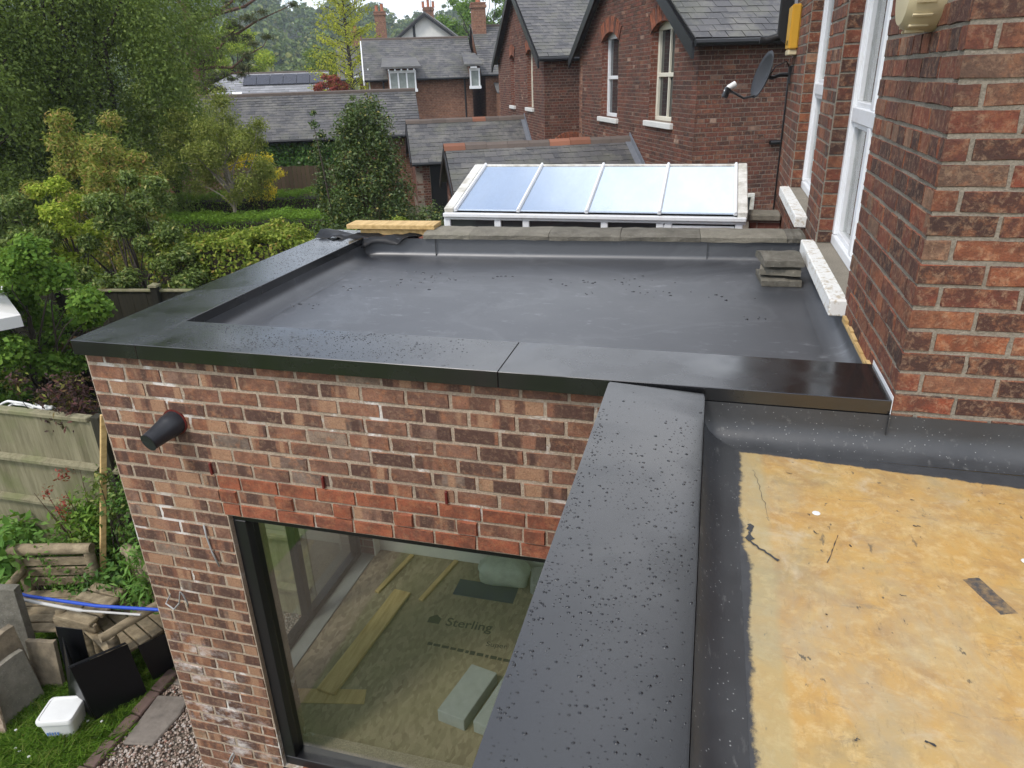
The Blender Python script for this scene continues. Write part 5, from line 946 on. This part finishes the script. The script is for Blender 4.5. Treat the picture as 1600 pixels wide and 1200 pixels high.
for k in range(5):
    c = Vector((-9.66, 4.68, 0)).lerp(Vector((-6.71, 5.13, 0)), k/2); MBx = MB(); MBx.obox(c+Z*.92+nrm*.06, d*.045, nrm*.045, Z*.92); po = MBx.build('post', 'timber_dark', FB, False, .006); mb = MB(); mb.obox(c+Z*1.855+nrm*.06, d*.06, nrm*.06, Z*.014); mb.add([c+nrm*.06+Z*1.869+d*a*.05+nrm*b*.05 for a, b in ((-1, -1), (1, -1), (1, 1), (-1, 1))]+[c+nrm*.06+Z*1.90], [(0, 1, 4), (1, 2, 4), (2, 3, 4), (3, 0, 4)]); mb.build('post_cap', 'timber_weathered', po)
ST = MB().bar((-4.43, 1.13, .02), (-4.205, 1.52, 1.87), .032, .045).build('timber_stake', 'timber_new', None, False, .003); tag(ST, 'pale timber stake leaning on the board fence', 'stake')
# hanging basket
HB_ = thing('hanging_basket', 'wicker hanging basket on the dark fence', 'basket', (-8.1, 4.72, .95)); c = Vector((-8.1, 4.72, 1.07)); mb = MB(); mb.lathe(c, [(.06, -.11), (.13, -.06), (.17, .03), (.175, .05), (.14, .045)], 18); mb.build('basket', 'wicker', HB_, True); mb = MB(); [mb.tube([c+Vector((.16*math.cos(t), .16*math.sin(t), .05)), c+Vector((0, 0, .5))], .004, 4) for t in (0, 2.1, 4.2)]; mb.tube([c+Vector((0, 0, .5)), c+Vector((0, .0, .62)), c+Vector((0, .22, .64))], .006, 5); mb.build('chain', 'black_paint', HB_)
rn = np.random.default_rng(77); P, N = clump_points([tuple(c+Vector((0, 0, .09)))], [.16], 260, rn, .7, .2, .5); V, F = leaves(P, N, .045, rng=rn); np_mesh('foliage', V, F, 'leaf_plant', HB_)
# parasol whose corner reaches in from the left
PA = thing('parasol', 'corner of a white canvas parasol at the left edge', 'parasol', (-8.55, 2.75, 0)); c = Vector((-8.55, 2.75, 0)); k = 6; ph = math.atan2(.58, 1.55); rim = [c+Vector((math.cos(ph+i*math.pi/3)*1.66, math.sin(ph+i*math.pi/3)*1.66, 1.98)) for i in range(k)]; ap = c+Z*2.42; mb = MB(); vs = []; fs = []
for i in range(k):
    a, b = rim[i], rim[(i+1) % k]; m = (a+b)/2; m = m.lerp(ap, .06)+Z*.03; s = len(vs); vs += [ap, a, m, b, a-Z*.13, m-Z*.12, b-Z*.13]; fs += [(s, s+1, s+2), (s, s+2, s+3), (s+1, s+4, s+5, s+2), (s+2, s+5, s+6, s+3)]
o = mb.add(vs, fs).build('canopy', 'canvas', PA); w_ = o.modifiers.new('t', 'SOLIDIFY'); w_.thickness = .004
[MB().bar(ap-Z*.03, r_-Z*.02, .015, .02).build('rib', 'timber_new', PA) for r_ in rim]; MB().tube([c, c+Z*2.5], .022, 10).build('pole', 'timber_new', PA, True); MB().lathe(c, [(.25, 0), (.25, .05), (.06, .09), (.04, .25)], 20).build('base', 'blockwork', PA, True)
hs = MB(); 
for a, b, h in ((-5.56, -5.10, .08), (-5.45, -5.16, .06), (-5.06, -4.90, .07)): hs.tube([(a+(b-a)*t, 1.70+.02*math.sin(t*9), 1.73+h*math.sin(t*math.pi)) for t in np.linspace(0, 1, 11)], .011, 7)
for a, b in ((-5.56, -5.16), (-5.10, -4.9)): hs.tube([(a, 1.70, 1.73), (a+.05, 1.72, 1.2), (b, 1.72, 1.15), (b, 1.70, 1.73)], .011, 7)
hs.tube([(-5.16, 1.70, 1.72), (-5.1, 1.69, 1.79), (-5.0, 1.69, 1.765), (-4.92, 1.69, 1.79)], .02, 7); tag(hs.build('garden_hose', 'white_plastic', None, 'all'), 'white hose loops hanging over the top of the pale fence', 'hose')
# ================================================================== log companion bench
BE = thing('log_bench', 'rustic log companion bench with a small table between two seats', 'bench', (-4.05, .75, 0)); rl = random.Random(10)
def log(p, q, r0, r1, nm, parent=BE, mat='timber_log'): p, q = Vector(p), Vector(q); pts = [p.lerp(q, t)+Vector((rl.uniform(-1, 1), rl.uniform(-1, 1), rl.uniform(-1, 1)))*.006 for t in (0, .2, .45, .7, .9, 1)]; return MB().tube(pts, [r0+(r1-r0)*t for t in (0, .2, .45, .7, .9, 1)], 12, True, rl, .05).build(nm, mat, parent, True)
def seat(o, fx, label):     # o centre of seat, fx facing direction
    f = Vector((fx[0], fx[1], 0)).normalized(); s = f.cross(Z); o = Vector(o); log(o-f*.26-s*.34+Z*.80, o-f*.26+s*.34+Z*.80, .044, .05, 'back_rail')
    for k in (-1, 1):
        log(o-f*.24+s*k*.28, o-f*.27+s*k*.30+Z*.78, .045, .042, 'back_post'); log(o+f*.20+s*k*.28, o+f*.20+s*k*.28+Z*.56, .042, .04, 'front_post')
        if k*label > 0: log(o-f*.25+s*k*.29+Z*.60, o+f*.27+s*k*.28+Z*.585, .036, .034, 'arm')
    for i in range(5): MB().obox(o+f*(.20-i*.098)+Z*(.385+rl.uniform(-.004, .004)), s*.33, f*.044, Z*.014).build('seat_plank', 'timber_log', BE, False, .006)
    for i in range(3): MB().obox(o-f*.255+Z*(.48+i*.1), s*.27, f*.012, Z*.04).build('back_slat', 'timber_log', BE, False, .005)
    for k in (-.8, .8): MB().obox(o-f*.0+s*.30*k+Z*.345, s*.03, f*.24, Z*.025).build('seat_bearer', 'timber_log', BE)
seat((-3.84, .86, 0), (-.40, -.92), -1); seat((-4.60, .84, 0), (.26, -.96), 1)
for i in range(4): MB().obox((-4.12, .70+i*.105, .53+rl.uniform(-.004, .004)), (.20-.02*abs(i-1), -.01, 0), (0, .047, 0), (0, 0, .016)).build('table_plank', 'timber_log', BE, False, .006)
for a, b in ((-4.24, .72), (-4.0, .72), (-4.26, 1.0), (-3.98, 1.0)): log((a, b, 0), (a, b, .515), .04, .038, 'table_leg')
MB().obox((-4.12, .68, .48), (.2, 0, 0), (0, .018, 0), (0, 0, .035)).build('table_rail', 'timber_log', BE, False, .006)
o = MB().tube([(-4.80, .72, .655), (-4.54, .70, .655), (-3.9, .72, .665), (-3.32, .77, .695)], .013, 10).build('telescopic_pole', 'blue_paint', None, True); tag(o, 'long blue pole lying across the log bench', 'pole')
o = MB().tube([(-4.76, .665, .645), (-4.1, .665, .646), (-4.0, .668, .646), (-3.99, .668, .646), (-3.5, .72, .658)], [.013, .013, .014, .009, .009], 10).build('extension_pole', 'off_white', None, True); tag(o, 'white pole lying beside the blue pole on the log bench', 'pole')
# black sheet-metal offcuts
def sheet(polys, label, th=.006): 
    mb = MB(); 
    for p_, e in polys: mb.prism(p_, e)
    return tag(mb.build('sheet_offcut', 'black_sheet', None, False, .001), label, 'metal sheet', 'black sheet metal offcuts by the bench')
sheet([([(-3.665, .265, .0), (-3.50, .58, .0), (-3.52, .56, .52), (-3.68, .22, .58)], (.004, -.002, 0)), ([(-3.675, .263, .0), (-4.04, .38, .0), (-3.99, .46, .58), (-3.685, .222, .578)], (0, .004, 0)), ([(-3.684, .22, .58), (-3.524, .56, .52), (-3.549, .57, .52), (-3.709, .23, .58)], (0, 0, .004))], 'folded black metal offcut standing upright on the grass before the bench')
sheet([([(-3.545, .70, .0), (-3.44, .93, .0), (-3.36, .80, .46), (-3.45, .575, .50)], (.004, -.002, 0))], 'flat black metal offcut leaning at the right end of the bench')
sheet([([(-4.06, .42, .0), (-3.86, .47, .0), (-3.86, .52, .62), (-4.06, .485, .64)], (0, .004, 0))], 'narrow black metal offcut tucked behind the folded one')
# paving slabs stood on edge at the left
def slab(c, ax, ay, h, lean, label, mat='sandstone', seed=1, cat='slab'):
    r_ = random.Random(seed); c, ax, ay = Vector(c), Vector(ax), Vector(ay); le = Vector(lean); nu = 5; top = [(r_.uniform(-.012, .006)) for _ in range(nu+1)]; mb = MB(); vs = []
    for s in (-1, 1):
        for i in range(nu+1): t = -1+2*i/nu; vs.append(c+ax*t+ay*s)
        for i in range(nu+1): t = -1+2*i/nu; vs.append(c+ax*t+ay*s+le+Z*(h+top[i]))
    m = nu+1; fs = []
    for i in range(nu): fs += [(i, i+1, m+i+1, m+i), (2*m+i, 3*m+i, 3*m+i+1, 2*m+i+1), (m+i, m+i+1, 3*m+i+1, 3*m+i), (i, 2*m+i, 2*m+i+1, i+1)]
    fs += [(0, m, 3*m, 2*m), (nu, 2*m+nu, 3*m+nu, m+nu)]; return tag(mb.add(vs, fs).build('paving_slab' if cat == 'slab' else 'tile_board', mat, None, False, .0025), label, cat, 'paving slabs stood on edge' if cat == 'slab' else None)
slab((-4.60, .50, 0), (.16, .03, 0), (-.01, .035, 0), .86, (0, .05, 0), 'tallest grey slab stood on edge at the far left', 'coping_stone', 1)
slab((-4.40, .28, 0), (.02, .16, 0), (-.028, .004, 0), .62, (-.05, 0, 0), 'brownish slab on edge in front of the tallest grey slab', 'sandstone', 2)
slab((-4.31, .22, 0), (.015, .17, 0), (-.022, .003, 0), .46, (-.05, 0, 0), 'lower rough slab leaning against the brownish slab', 'coping_stone', 3)
slab((-4.31, .47, 0), (.115, .02, 0), (-.003, .018, 0), .43, (.0, .05, 0), 'small mossy slab standing left of the black offcut', 'sandstone', 4)
slab((-4.33, .01, 0), (.085, .02, 0), (-.002, .010, 0), .36, (0, .03, 0), 'patterned tile board with a lattice design at the lower left edge', 'tile_pattern', 5, 'tile board')
# white tub with lid
TU = thing('plastic_tub', 'white square plastic tub with a lid on the lawn', 'tub', (-3.83, .17, 0)); ct, st = math.cos(R(18)), math.sin(R(18))
def rr(hx, hy, z, r=.03, n=4): 
    pts = []
    for sx_, sy_, a0 in ((1, 1, 0), (-1, 1, 90), (-1, -1, 180), (1, -1, 270)):
        for k in range(n+1): t = R(a0+90*k/n); X, Y = sx_*(hx-r)+r*math.cos(t), sy_*(hy-r)+r*math.sin(t); pts.append((-3.84+X*ct-Y*st, .17+X*st+Y*ct, z))
    return pts
def loft(rings, name, mat, parent): vs = [p for r_ in rings for p in r_]; n = len(rings[0]); return MB().add(vs, [(i*n+k, i*n+(k+1) % n, (i+1)*n+(k+1) % n, (i+1)*n+k) for i in range(len(rings)-1) for k in range(n)]+[tuple(range(n))[::-1], tuple(range((len(rings)-1)*n, len(rings)*n))]).build(name, mat, parent, True)
tb = loft([rr(.095, .085, .008), rr(.10, .09, .02), rr(.117, .107, .195)], 'tub_body', 'white_plastic', TU); loft([rr(.126, .116, .175), rr(.128, .118, .20), rr(.124, .114, .212), rr(.112, .102, .214), rr(.108, .098, .208)], 'lid', 'white_plastic', TU)
for i, (dx, w) in enumerate(((-.05, .012), (-.032, .006), (-.016, .010), (0.004, .006), (.022, .011))): X, Y = dx-.02, -.1035; mb = MB(); mb.obox((-3.84+X*ct-Y*st, .17+X*st+Y*ct, .085+.004*(i % 2)), (w/2*ct, w/2*st, 0), (-st*.0012, ct*.0012, 0), (0, 0, .012)); mb.build('print_mark', 'ink_blue', tb)
# ================================================================== planting
def plant(name, label, base, clumps, leafmat, n, ls, seed, stems=10, cat='plant', group=None, aspect=.5, droop=0.0, bark='bark'):
    rng = np.random.default_rng(seed); T = thing(name, label, cat, base, group); P, N = clump_points([c[:3] for c in clumps], [c[3] for c in clumps], n, rng, .85, .15, droop); P[:, 2] = np.maximum(P[:, 2], .04); V, F = leaves(P, N, ls, rng, aspect); np_mesh('foliage', V, F, leafmat, T); mb = MB(); r_ = random.Random(seed)
    for k in range(stems): c = Vector(clumps[k % len(clumps)][:3])+Vector((r_.uniform(-.1, .1), r_.uniform(-.1, .1), r_.uniform(-.05, .1))); b = Vector(base)+Vector((r_.uniform(-.06, .06), r_.uniform(-.06, .06), 0)); mb.tube([b, b.lerp(c, .5)+Vector((r_.uniform(-.04, .04), r_.uniform(-.04, .04), .05)), c], [.009, .006, .002], 5)
    mb.build('stem', bark, T); return T
def col(x, y, z0, z1, r, n, seed, sp=.1): r_ = random.Random(seed); return [(x+r_.uniform(-sp, sp), y+r_.uniform(-sp, sp), z0+(z1-z0)*(i+.5)/n, r*r_.uniform(.7, 1.2)) for i in range(n)]
plant('leafy_plant', 'broad leafed plant at the left end of the bed below the fence', (-5.2, 1.28, 0), col(-5.25, 1.28, .25, .85, .30, 7, 1, .28), 'leaf_plant', 1500, .085, 61, group='plants in the bed')
plant('leafy_plant', 'fine ferny plant in the bed behind the left bench seat', (-4.75, 1.25, 0), col(-4.72, 1.25, .2, .80, .27, 7, 2, .22), 'leaf_plant', 2600, .045, 62, group='plants in the bed', aspect=.4)
plant('leafy_plant', 'tall green plant in the bed just left of the timber stake', (-4.6, 1.40, 0), col(-4.62, 1.40, .3, .98, .22, 7, 3, .16), 'leaf_maple', 1300, .075, 63, group='plants in the bed', aspect=.3)
plant('leafy_plant', 'low dark plant in the bed behind the bench table', (-4.2, 1.22, 0), col(-4.2, 1.22, .15, .70, .25, 7, 4, .2), 'leaf_ivy', 1800, .06, 64, group='plants in the bed')
plant('leafy_plant', 'narrow leafed green plant by the corner of the brick wall', (-3.75, 1.20, 0), col(-3.78, 1.20, .2, .95, .28, 9, 5, .2), 'leaf_plant', 2300, .075, 65, group='plants in the bed', aspect=.22)
plant('climbing_shrub', 'straggly shrub with reddish shoots against the board fence', (-4.35, 1.45, 0), col(-4.42, 1.5, .6, 1.55, .14, 8, 6, .26)+col(-4.1, 1.48, .5, 1.4, .17, 8, 7, .14), 'leaf_glossy', 1500, .04, 66, stems=16, cat='shrub')
plant('climbing_shrub', 'dark climber filling the gap beside the fence post', (-3.95, 1.42, 0), col(-3.92, 1.45, .3, 1.35, .2, 9, 8, .14), 'leaf_ivy', 2400, .045, 67, stems=12, cat='shrub')
plant('rose_stems', 'thin red-brown rose shoots in front of the pale fence', (-4.72, 1.48, 0), col(-4.85, 1.50, .9, 1.30, .10, 5, 9, .2), 'leaf_acer', 170, .03, 68, stems=9, cat='shrub', bark='bark_red')
plant('purple_shrub', 'dark purple leaved shrub hanging over the fence by the brick corner', (-4.85, 1.98, 0), col(-4.95, 1.92, 1.55, 2.05, .20, 10, 10, .26)+col(-4.75, 1.8, 1.65, 1.95, .15, 5, 11, .14), 'leaf_purple', 2600, .055, 69, stems=15, cat='shrub', aspect=.35)
tree('maple_tree', 'fresh green maple at the left edge behind the parasol', 'tree', (-7.5, 3.7, 0), (-7.35, 3.75, 1.75), (.85, .75, 1.05), 'leaf_maple', 17000, .058, 71, trunk=.06, nclump=26, aspect=.8, ldroop=.5)
tree('lilac_bush', 'green bush between the maple and the dark fence', 'shrub', (-8.4, 4.2, 0), (-8.4, 4.2, .8), (.6, .45, .7), 'leaf_ivy', 4500, .06, 72, trunk=.05, nclump=18)
tree('birch_tree', 'huge drooping birch filling the upper left', 'tree', (-13.4, 11.4, 0), (-13.3, 11.3, 5.6), (2.9, 2.6, 4.6), 'leaf_birch', 170000, .07, 73, bark='bark', trunk=.22, nclump=95, rmin=.24, rmax=.40, droop=.7, shell=.15, surf=.25, tips=40, ldroop=.8, fork=.15)
tree('birch_tree', 'second birch mass behind the photinia at the far left', 'tree', (-14.5, 8.2, 0), (-14.2, 8.6, 4.4), (2.6, 2.2, 3.6), 'leaf_birch', 70000, .08, 74, trunk=.18, nclump=60, droop=.6, shell=.15, surf=.25, tips=30, ldroop=.8, fork=.2)
tree('olive_tree', 'small grey-green tree with leaning pale trunk by the clipped hedges', 'tree', (-9.4, 10.6, 0), (-9.75, 11.2, 3.05), (1.25, 1.1, 1.05), 'leaf_olive', 26000, .058, 75, bark='bark_pale', trunk=.075, nclump=34, rmin=.22, rmax=.36, droop=.4, aspect=.4, shell=.2, surf=.4, fork=.6)
tree('photinia_shrub', 'tall shrub with bronze and yellow new leaves left of the birch', 'shrub', (-9.7, 7.6, 0), (-9.7, 7.6, 2.6), (1.15, .9, 1.45), 'leaf_photinia', 24000, .072, 76, trunk=.07, nclump=36, aspect=.35)
tree('lime_shrub', 'bright lime green shrub in front of the bronze one', 'shrub', (-8.85, 5.95, 0), (-8.75, 5.95, 2.45), (.55, .5, .95), 'leaf_lime', 9000, .055, 77, trunk=.05, nclump=22)
tree('laurel_shrub', 'large glossy laurel behind the dark fence', 'shrub', (-7.5, 5.75, 0), (-7.45, 5.7, 1.95), (1.05, .55, 1.35), 'leaf_glossy', 28000, .062, 78, trunk=.07, nclump=36, aspect=.42)
tree('laurel_shrub', 'glossy dark laurel at the left edge above the maple', 'shrub', (-9.3, 5.5, 0), (-9.2, 5.45, 1.7), (.95, .55, 1.2), 'leaf_glossy', 20000, .062, 79, trunk=.07, nclump=28, aspect=.42)
tree('gold_shrub', 'yellow leaved shrub behind the small leaning tree', 'shrub', (-10.3, 13.0, 0), (-10.35, 12.9, 2.35), (.8, .6, .6), 'leaf_yellow', 2600, .06, 80, trunk=.05, nclump=18)
# holly: pointed, two leaders
rng_h = random.Random(5); hol = []
for i in range(46): z = .4+3.5*(i/45)**.95; r = max(.05, 1.05*(1-(z/4.25))**.55); a = i*2.4; hol.append((-4.80+math.cos(a)*r*.72, 7.9+math.sin(a)*r*.72, z, .24+.24*(1-z/4.3)))
for i in range(10): z = 2.4+1.45*i/9; hol.append((-5.62+.05*math.sin(i*2), 7.95+.05*math.cos(i*2), z, .20*(1.15-i/11)))
for i in range(8): z = 3.3+.75*i/7; hol.append((-4.95+.03*math.sin(i*2), 7.9, z, .15*(1.15-i/9)))
for i in range(16): a = i*2.1; hol.append((-4.8+math.cos(a)*.95, 7.9+math.sin(a)*.9, .5+1.9*((i*7)%16)/16, .26+.05*math.sin(i*3)))
HO = thing('holly_tree', 'pointed dark green holly tree with two leaders behind the parapet', 'tree', (-4.8, 7.9, 0)); rn = np.random.default_rng(81); P, N = clump_points([h[:3] for h in hol], [h[3] for h in hol], 62000, rn, .95, .25); V, F = leaves(P, N, .05, rn, .5, .5); np_mesh('crown', V, F, 'leaf_holly', HO); mb = MB(); limb_tree(mb, (-4.8, 7.9, 0), [h[:3] for h in hol[::2]], .08, rng_h); mb.build('trunk', 'bark', HO, True)
def hedge(name, label, p, q, w, h, leafmat, n, ls, seed, rough=.06, group=None, aspect=.5):
    rng = np.random.default_rng(seed); p, q = Vector(p), Vector(q); d = (q-p); ln = d.length; d.normalize(); s = d.cross(Z); T = thing(name, label, 'hedge', ((p.x+q.x)/2, (p.y+q.y)/2, 0), group); u = rng.random(n)*ln; face = rng.random(n); a = rng.uniform(-.5, .5, n)*w; z = rng.random(n)**.8*h; top = face < .5; side = (~top)&(face < .8); a = np.where(top, a, np.where(side, w/2, -w/2)); z = np.where(top, h, z); rough_ = rough*(np.sin(u*3.1+seed)*.6+np.sin(u*7.7+1)*.4+np.sin(u*17)*.3); nx = rng.normal(size=n)*.045
    N = np.where(top[:, None], np.array([[0, 0, 1.0]]), np.array(s)[None]*np.sign(a)[:, None])+rng.normal(size=(n, 3))*.6; depth = -np.abs(rng.normal(size=n))*.05+nx*.4; P = np.array(p)[None]+u[:, None]*np.array(d)[None]+np.array(s)[None]*(a+np.where(top, 0, np.sign(a)*(depth+rough_)))[:, None]; P[:, 2] = np.maximum(z+np.where(top, depth+rough_, 0), .05); V, F = leaves(P, N, ls, rng, aspect); np_mesh('foliage', V, F, leafmat, T)
    mb = MB(); mb.obox((p+q)/2+Z*(h/2-.06), d*(ln/2-.08), s*(w/2-.14), Z*(h/2-.10)); mb.build('twig_core', 'bark', T); return T
hedge('leafy_hedge', 'loose yellow-green hedge above the dark fence', (-7.2, 5.95, 0), (-3.6, 6.65, 0), .95, 2.30, 'leaf_hedge', 34000, .06, 91, .14)
hedge('clipped_hedge', 'nearer clipped bright green hedge in front of the leaning tree', (-11.6, 10.0, 0), (-6.6, 11.35, 0), .9, 1.78, 'leaf_yew', 26000, .06, 92, .05, 'clipped yew hedges', .3)
hedge('clipped_hedge', 'farther clipped green hedge behind the leaning tree', (-14.2, 12.6, 0), (-8.3, 14.3, 0), .9, 1.78, 'leaf_yew', 24000, .06, 93, .05, 'clipped yew hedges', .3)
# ivy on the outbuilding
IV = thing('ivy', 'dark ivy covering the outbuilding wall under the slate eave', 'ivy', WO.pt(-4.3, 0, .1)); rn = np.random.default_rng(94); n = 9000; u = rn.uniform(-6.6, -2.3, n); z = rn.uniform(.2, 2.5, n); k_ = np.abs(rn.normal(size=n))*.06+.02+.06*np.sin(u*5)*np.sin(z*4); P = np.array([WO.pt(a, b, .02+max(c_, 0)) for a, b, c_ in zip(u, z, k_)]); N = np.tile(np.array(WO.n), (n, 1))+rn.normal(size=(n, 3))*.5+np.array([0, 0, .4]); V, F = leaves(P, N, .10, rn, .8); np_mesh('foliage', V, F, 'leaf_ivy', IV); mb = MB(); [mb.tube([WO.pt(-6.2+i*.6, 0, .05), WO.pt(-6.1+i*.55, 1.2, .04), WO.pt(-6.3+i*.62, 2.3, .04)], [.03, .02, .008], 5) for i in range(7)]; mb.build('stem', 'bark', IV)
# far trees
LA = thing('larch_tree', 'airy yellow-green larch standing beside the coach house', 'tree', (-20.9, 39.6, 0)); rn = np.random.default_rng(95); r_ = random.Random(95); mb = MB(); mb.tube([(-20.9, 39.6, 0), (-20.85, 39.6, 5), (-20.9, 39.65, 10.5)], [.2, .13, .03], 8); pts = []
for i in range(70):
    z = 2.8+7.6*(i/70); L_ = 2.5*(1-(z-2.5)/9.0)**.75+.25; a = i*2.39996; s = Vector((-20.88, 39.6, z)); e = s+Vector((math.cos(a)*L_, math.sin(a)*L_, L_*.42+r_.uniform(-.2, .3))); mb.tube([s, s.lerp(e, .5)+Z*.04, e], [.03, .02, .006], 4)
    for k in range(130): t = r_.uniform(.12, 1)**.8; pts.append(s.lerp(e, t)+Vector((r_.gauss(0, .13), r_.gauss(0, .13), r_.gauss(-.04, .11))))
mb.build('trunk', 'bark', LA, True); P = np.array(pts); V, F = leaves(P, rn.normal(size=P.shape)+np.array([0, 0, .5]), .15, rn, .45); np_mesh('crown', V, F, 'leaf_larch', LA)
PI_ = thing('pine_tree', 'dark pine with long bare branches against the sky', 'tree', (-18.9, 22.6, 0)); mb = MB(); mb.tube([(-18.9, 22.6, 0), (-18.6, 22.4, 2.5), (-18.35, 22.3, 4.5), (-18.5, 22.5, 7.0), (-18.2, 22.6, 9.8)], [.34, .28, .22, .17, .08], 9); rn = np.random.default_rng(96); r_ = random.Random(96); cl = []
for (e, z0) in [((-15.4, 23.5, 6.75), 5.6), ((-15.9, 23.0, 5.6), 4.9), ((-16.6, 22.4, 4.75), 4.2), ((-14.6, 23.8, 7.9), 6.4), ((-16.1, 23.6, 7.6), 6.2), ((-16.6, 22.8, 6.3), 5.4), ((-20.2, 22.2, 6.3), 5.2), ((-17.0, 21.6, 5.3), 4.8), ((-17.4, 21.4, 4.2), 3.9), ((-17.6, 22.6, 8.6), 7.4), ((-19.4, 22.4, 8.0), 6.8), ((-17.0, 23.4, 9.2), 7.8)]:
    s = Vector((-18.4, 22.4, z0)); e = Vector(e); mid = s.lerp(e, .5)+Vector((0, 0, r_.uniform(-.35, .25))); mb.tube([s, s.lerp(mid, .5)+Z*.05, mid, mid.lerp(e, .5)+Z*.06, e], [.085, .065, .05, .032, .012], 6)
    for t in (.35, .5, .62, .74, .86, 1.0):
        b = (s.lerp(mid, t*2) if t < .5 else mid.lerp(e, t*2-1)); q = b+Vector((r_.uniform(-.5, .5), r_.uniform(-.5, .5), r_.uniform(-.12, .32))); mb.tube([b, q], [.02, .006], 4); cl.append((*q, r_.uniform(.24, .44)))
mb.build('trunk', 'bark_red', PI_, True); P, N = clump_points([c[:3] for c in cl], [c[3] for c in cl], 15000, rn, .45, .1); V, F = leaves(P, rn.normal(size=P.shape), .17, rn, .13); np_mesh('crown', V, F, 'leaf_pine', PI_)
tree('cypress_tree', 'brownish green conifer filling the gap right of the birch', 'tree', (-15.9, 17.0, 0), (-15.7, 17.1, 3.1), (1.7, 1.5, 1.9), 'leaf_olive', 17000, .09, 97, trunk=.14, nclump=42, droop=.5, aspect=.3, ldroop=.8)
tree('acer_tree', 'small dark red acer in front of the distant brick house', 'tree', (-19.9, 35.0, 0), (-19.9, 35.0, 3.9), (1.3, 1.0, .9), 'leaf_acer', 4000, .12, 98, trunk=.07, nclump=18)
for i, (lb, b, rad, m) in enumerate((('bright spring green tree in front of the wooded hill', (-36.0, 50.5), (3.2, 2.6, 2.8), 'leaf_lime'), ('yellow-green round tree left of the solar roof', (-40.5, 50.0), (3.2, 2.6, 3.3), 'leaf_hedge'), ('mid green tree behind the solar roof', (-30.5, 55.0), (3.0, 2.6, 2.4), 'leaf_birch'))):
    zc = (5.8, 6.2, 4.4)[i]; tree('garden_tree', lb, 'tree', (b[0], b[1], 0), (b[0], b[1], zc), rad, m, 9000, .24, 101+i, trunk=.25, nclump=30, group='trees before the hill')
tree('ash_tree', 'open green tree behind the tall chimney at the top', 'tree', (-22.6, 72.5, 0), (-22.5, 72.5, 9.2), (4.2, 3.2, 4.2), 'leaf_maple', 14000, .24, 105, trunk=.3, nclump=34, rmin=.2, rmax=.32, shell=.1)
# ================================================================== wooded hill
def hill_h(x, y):
    dx, dy = x-CAM.x, y-CAM.y; D = math.hypot(dx, dy); az = math.degrees(math.atan2(dx, dy)); t = min(1, max(0, (D-130)/250)); t = t*t*(3-2*t); top = 37 if az < -36 else (37+(az+36)*-.75 if az < -20 else 25-(az+20)*.55); return max(0, top)*t*(1+.08*math.sin(az*.9)+.05*math.sin(az*2.3+1))-.6
mb = MB(); NA, ND = 50, 24; vs = []
for i in range(NA+1):
    az = R(-75+105*i/NA)
    for k in range(ND+1): D = 120+(560-120)*k/ND; x, y = CAM.x+math.sin(az)*D, CAM.y+math.cos(az)*D; vs.append((x, y, hill_h(x, y)))
mb.add(vs, [(i*(ND+1)+k, (i+1)*(ND+1)+k, (i+1)*(ND+1)+k+1, i*(ND+1)+k+1) for i in range(NA) for k in range(ND)]); struct(mb.build('hill', 'earth', None, 'all'))
rn = np.random.default_rng(110); cs, rs2 = [], []
for _ in range(1500):
    az = R(rn.uniform(-60, -8)); D = rn.uniform(150, 440); x, y = CAM.x+math.sin(az)*D, CAM.y+math.cos(az)*D; h = rn.uniform(5, 10); z = hill_h(x, y); w = rn.uniform(2.2, 4.6); pine = rn.random() < .25
    for k in range(5): t = rn.random(); cs.append((x+rn.normal()*w*.38*(1-t*.5), y+rn.normal()*w*.38, z+h*(.35+.5*t)*(1.25 if pine else 1))); rs2.append(w*(.5-.28*t if pine else .55-.12*t))
P, N = clump_points(cs, rs2, 110000, rn, .85, .5); V, F = leaves(P, N, 1.5, rn, .7, .4); tag(np_mesh('woodland', V, F, 'leaf_wood'), 'dense mixed wood covering the distant hill', 'woodland', kind='stuff')
# ================================================================== air
t = NT('haze_air'); v_ = t.n('ShaderNodeVolumePrincipled'); v_.inputs['Color'].default_value = (.78, .87, 1.0, 1); v_.inputs['Density'].default_value = .00055; v_.inputs['Anisotropy'].default_value = .2; t.l(v_.outputs[0], t.out.inputs['Volume'])
MATS['haze_air'] = t.m; hz = MB().box(-640, 520, -30, 640, -1.2, 62).build('haze', 'haze_air'); tag(hz, 'pale blue air haze in front of the distant wooded hill', 'haze', kind='stuff')
for o in BASES:
    if '_base' in o: del o['_base']
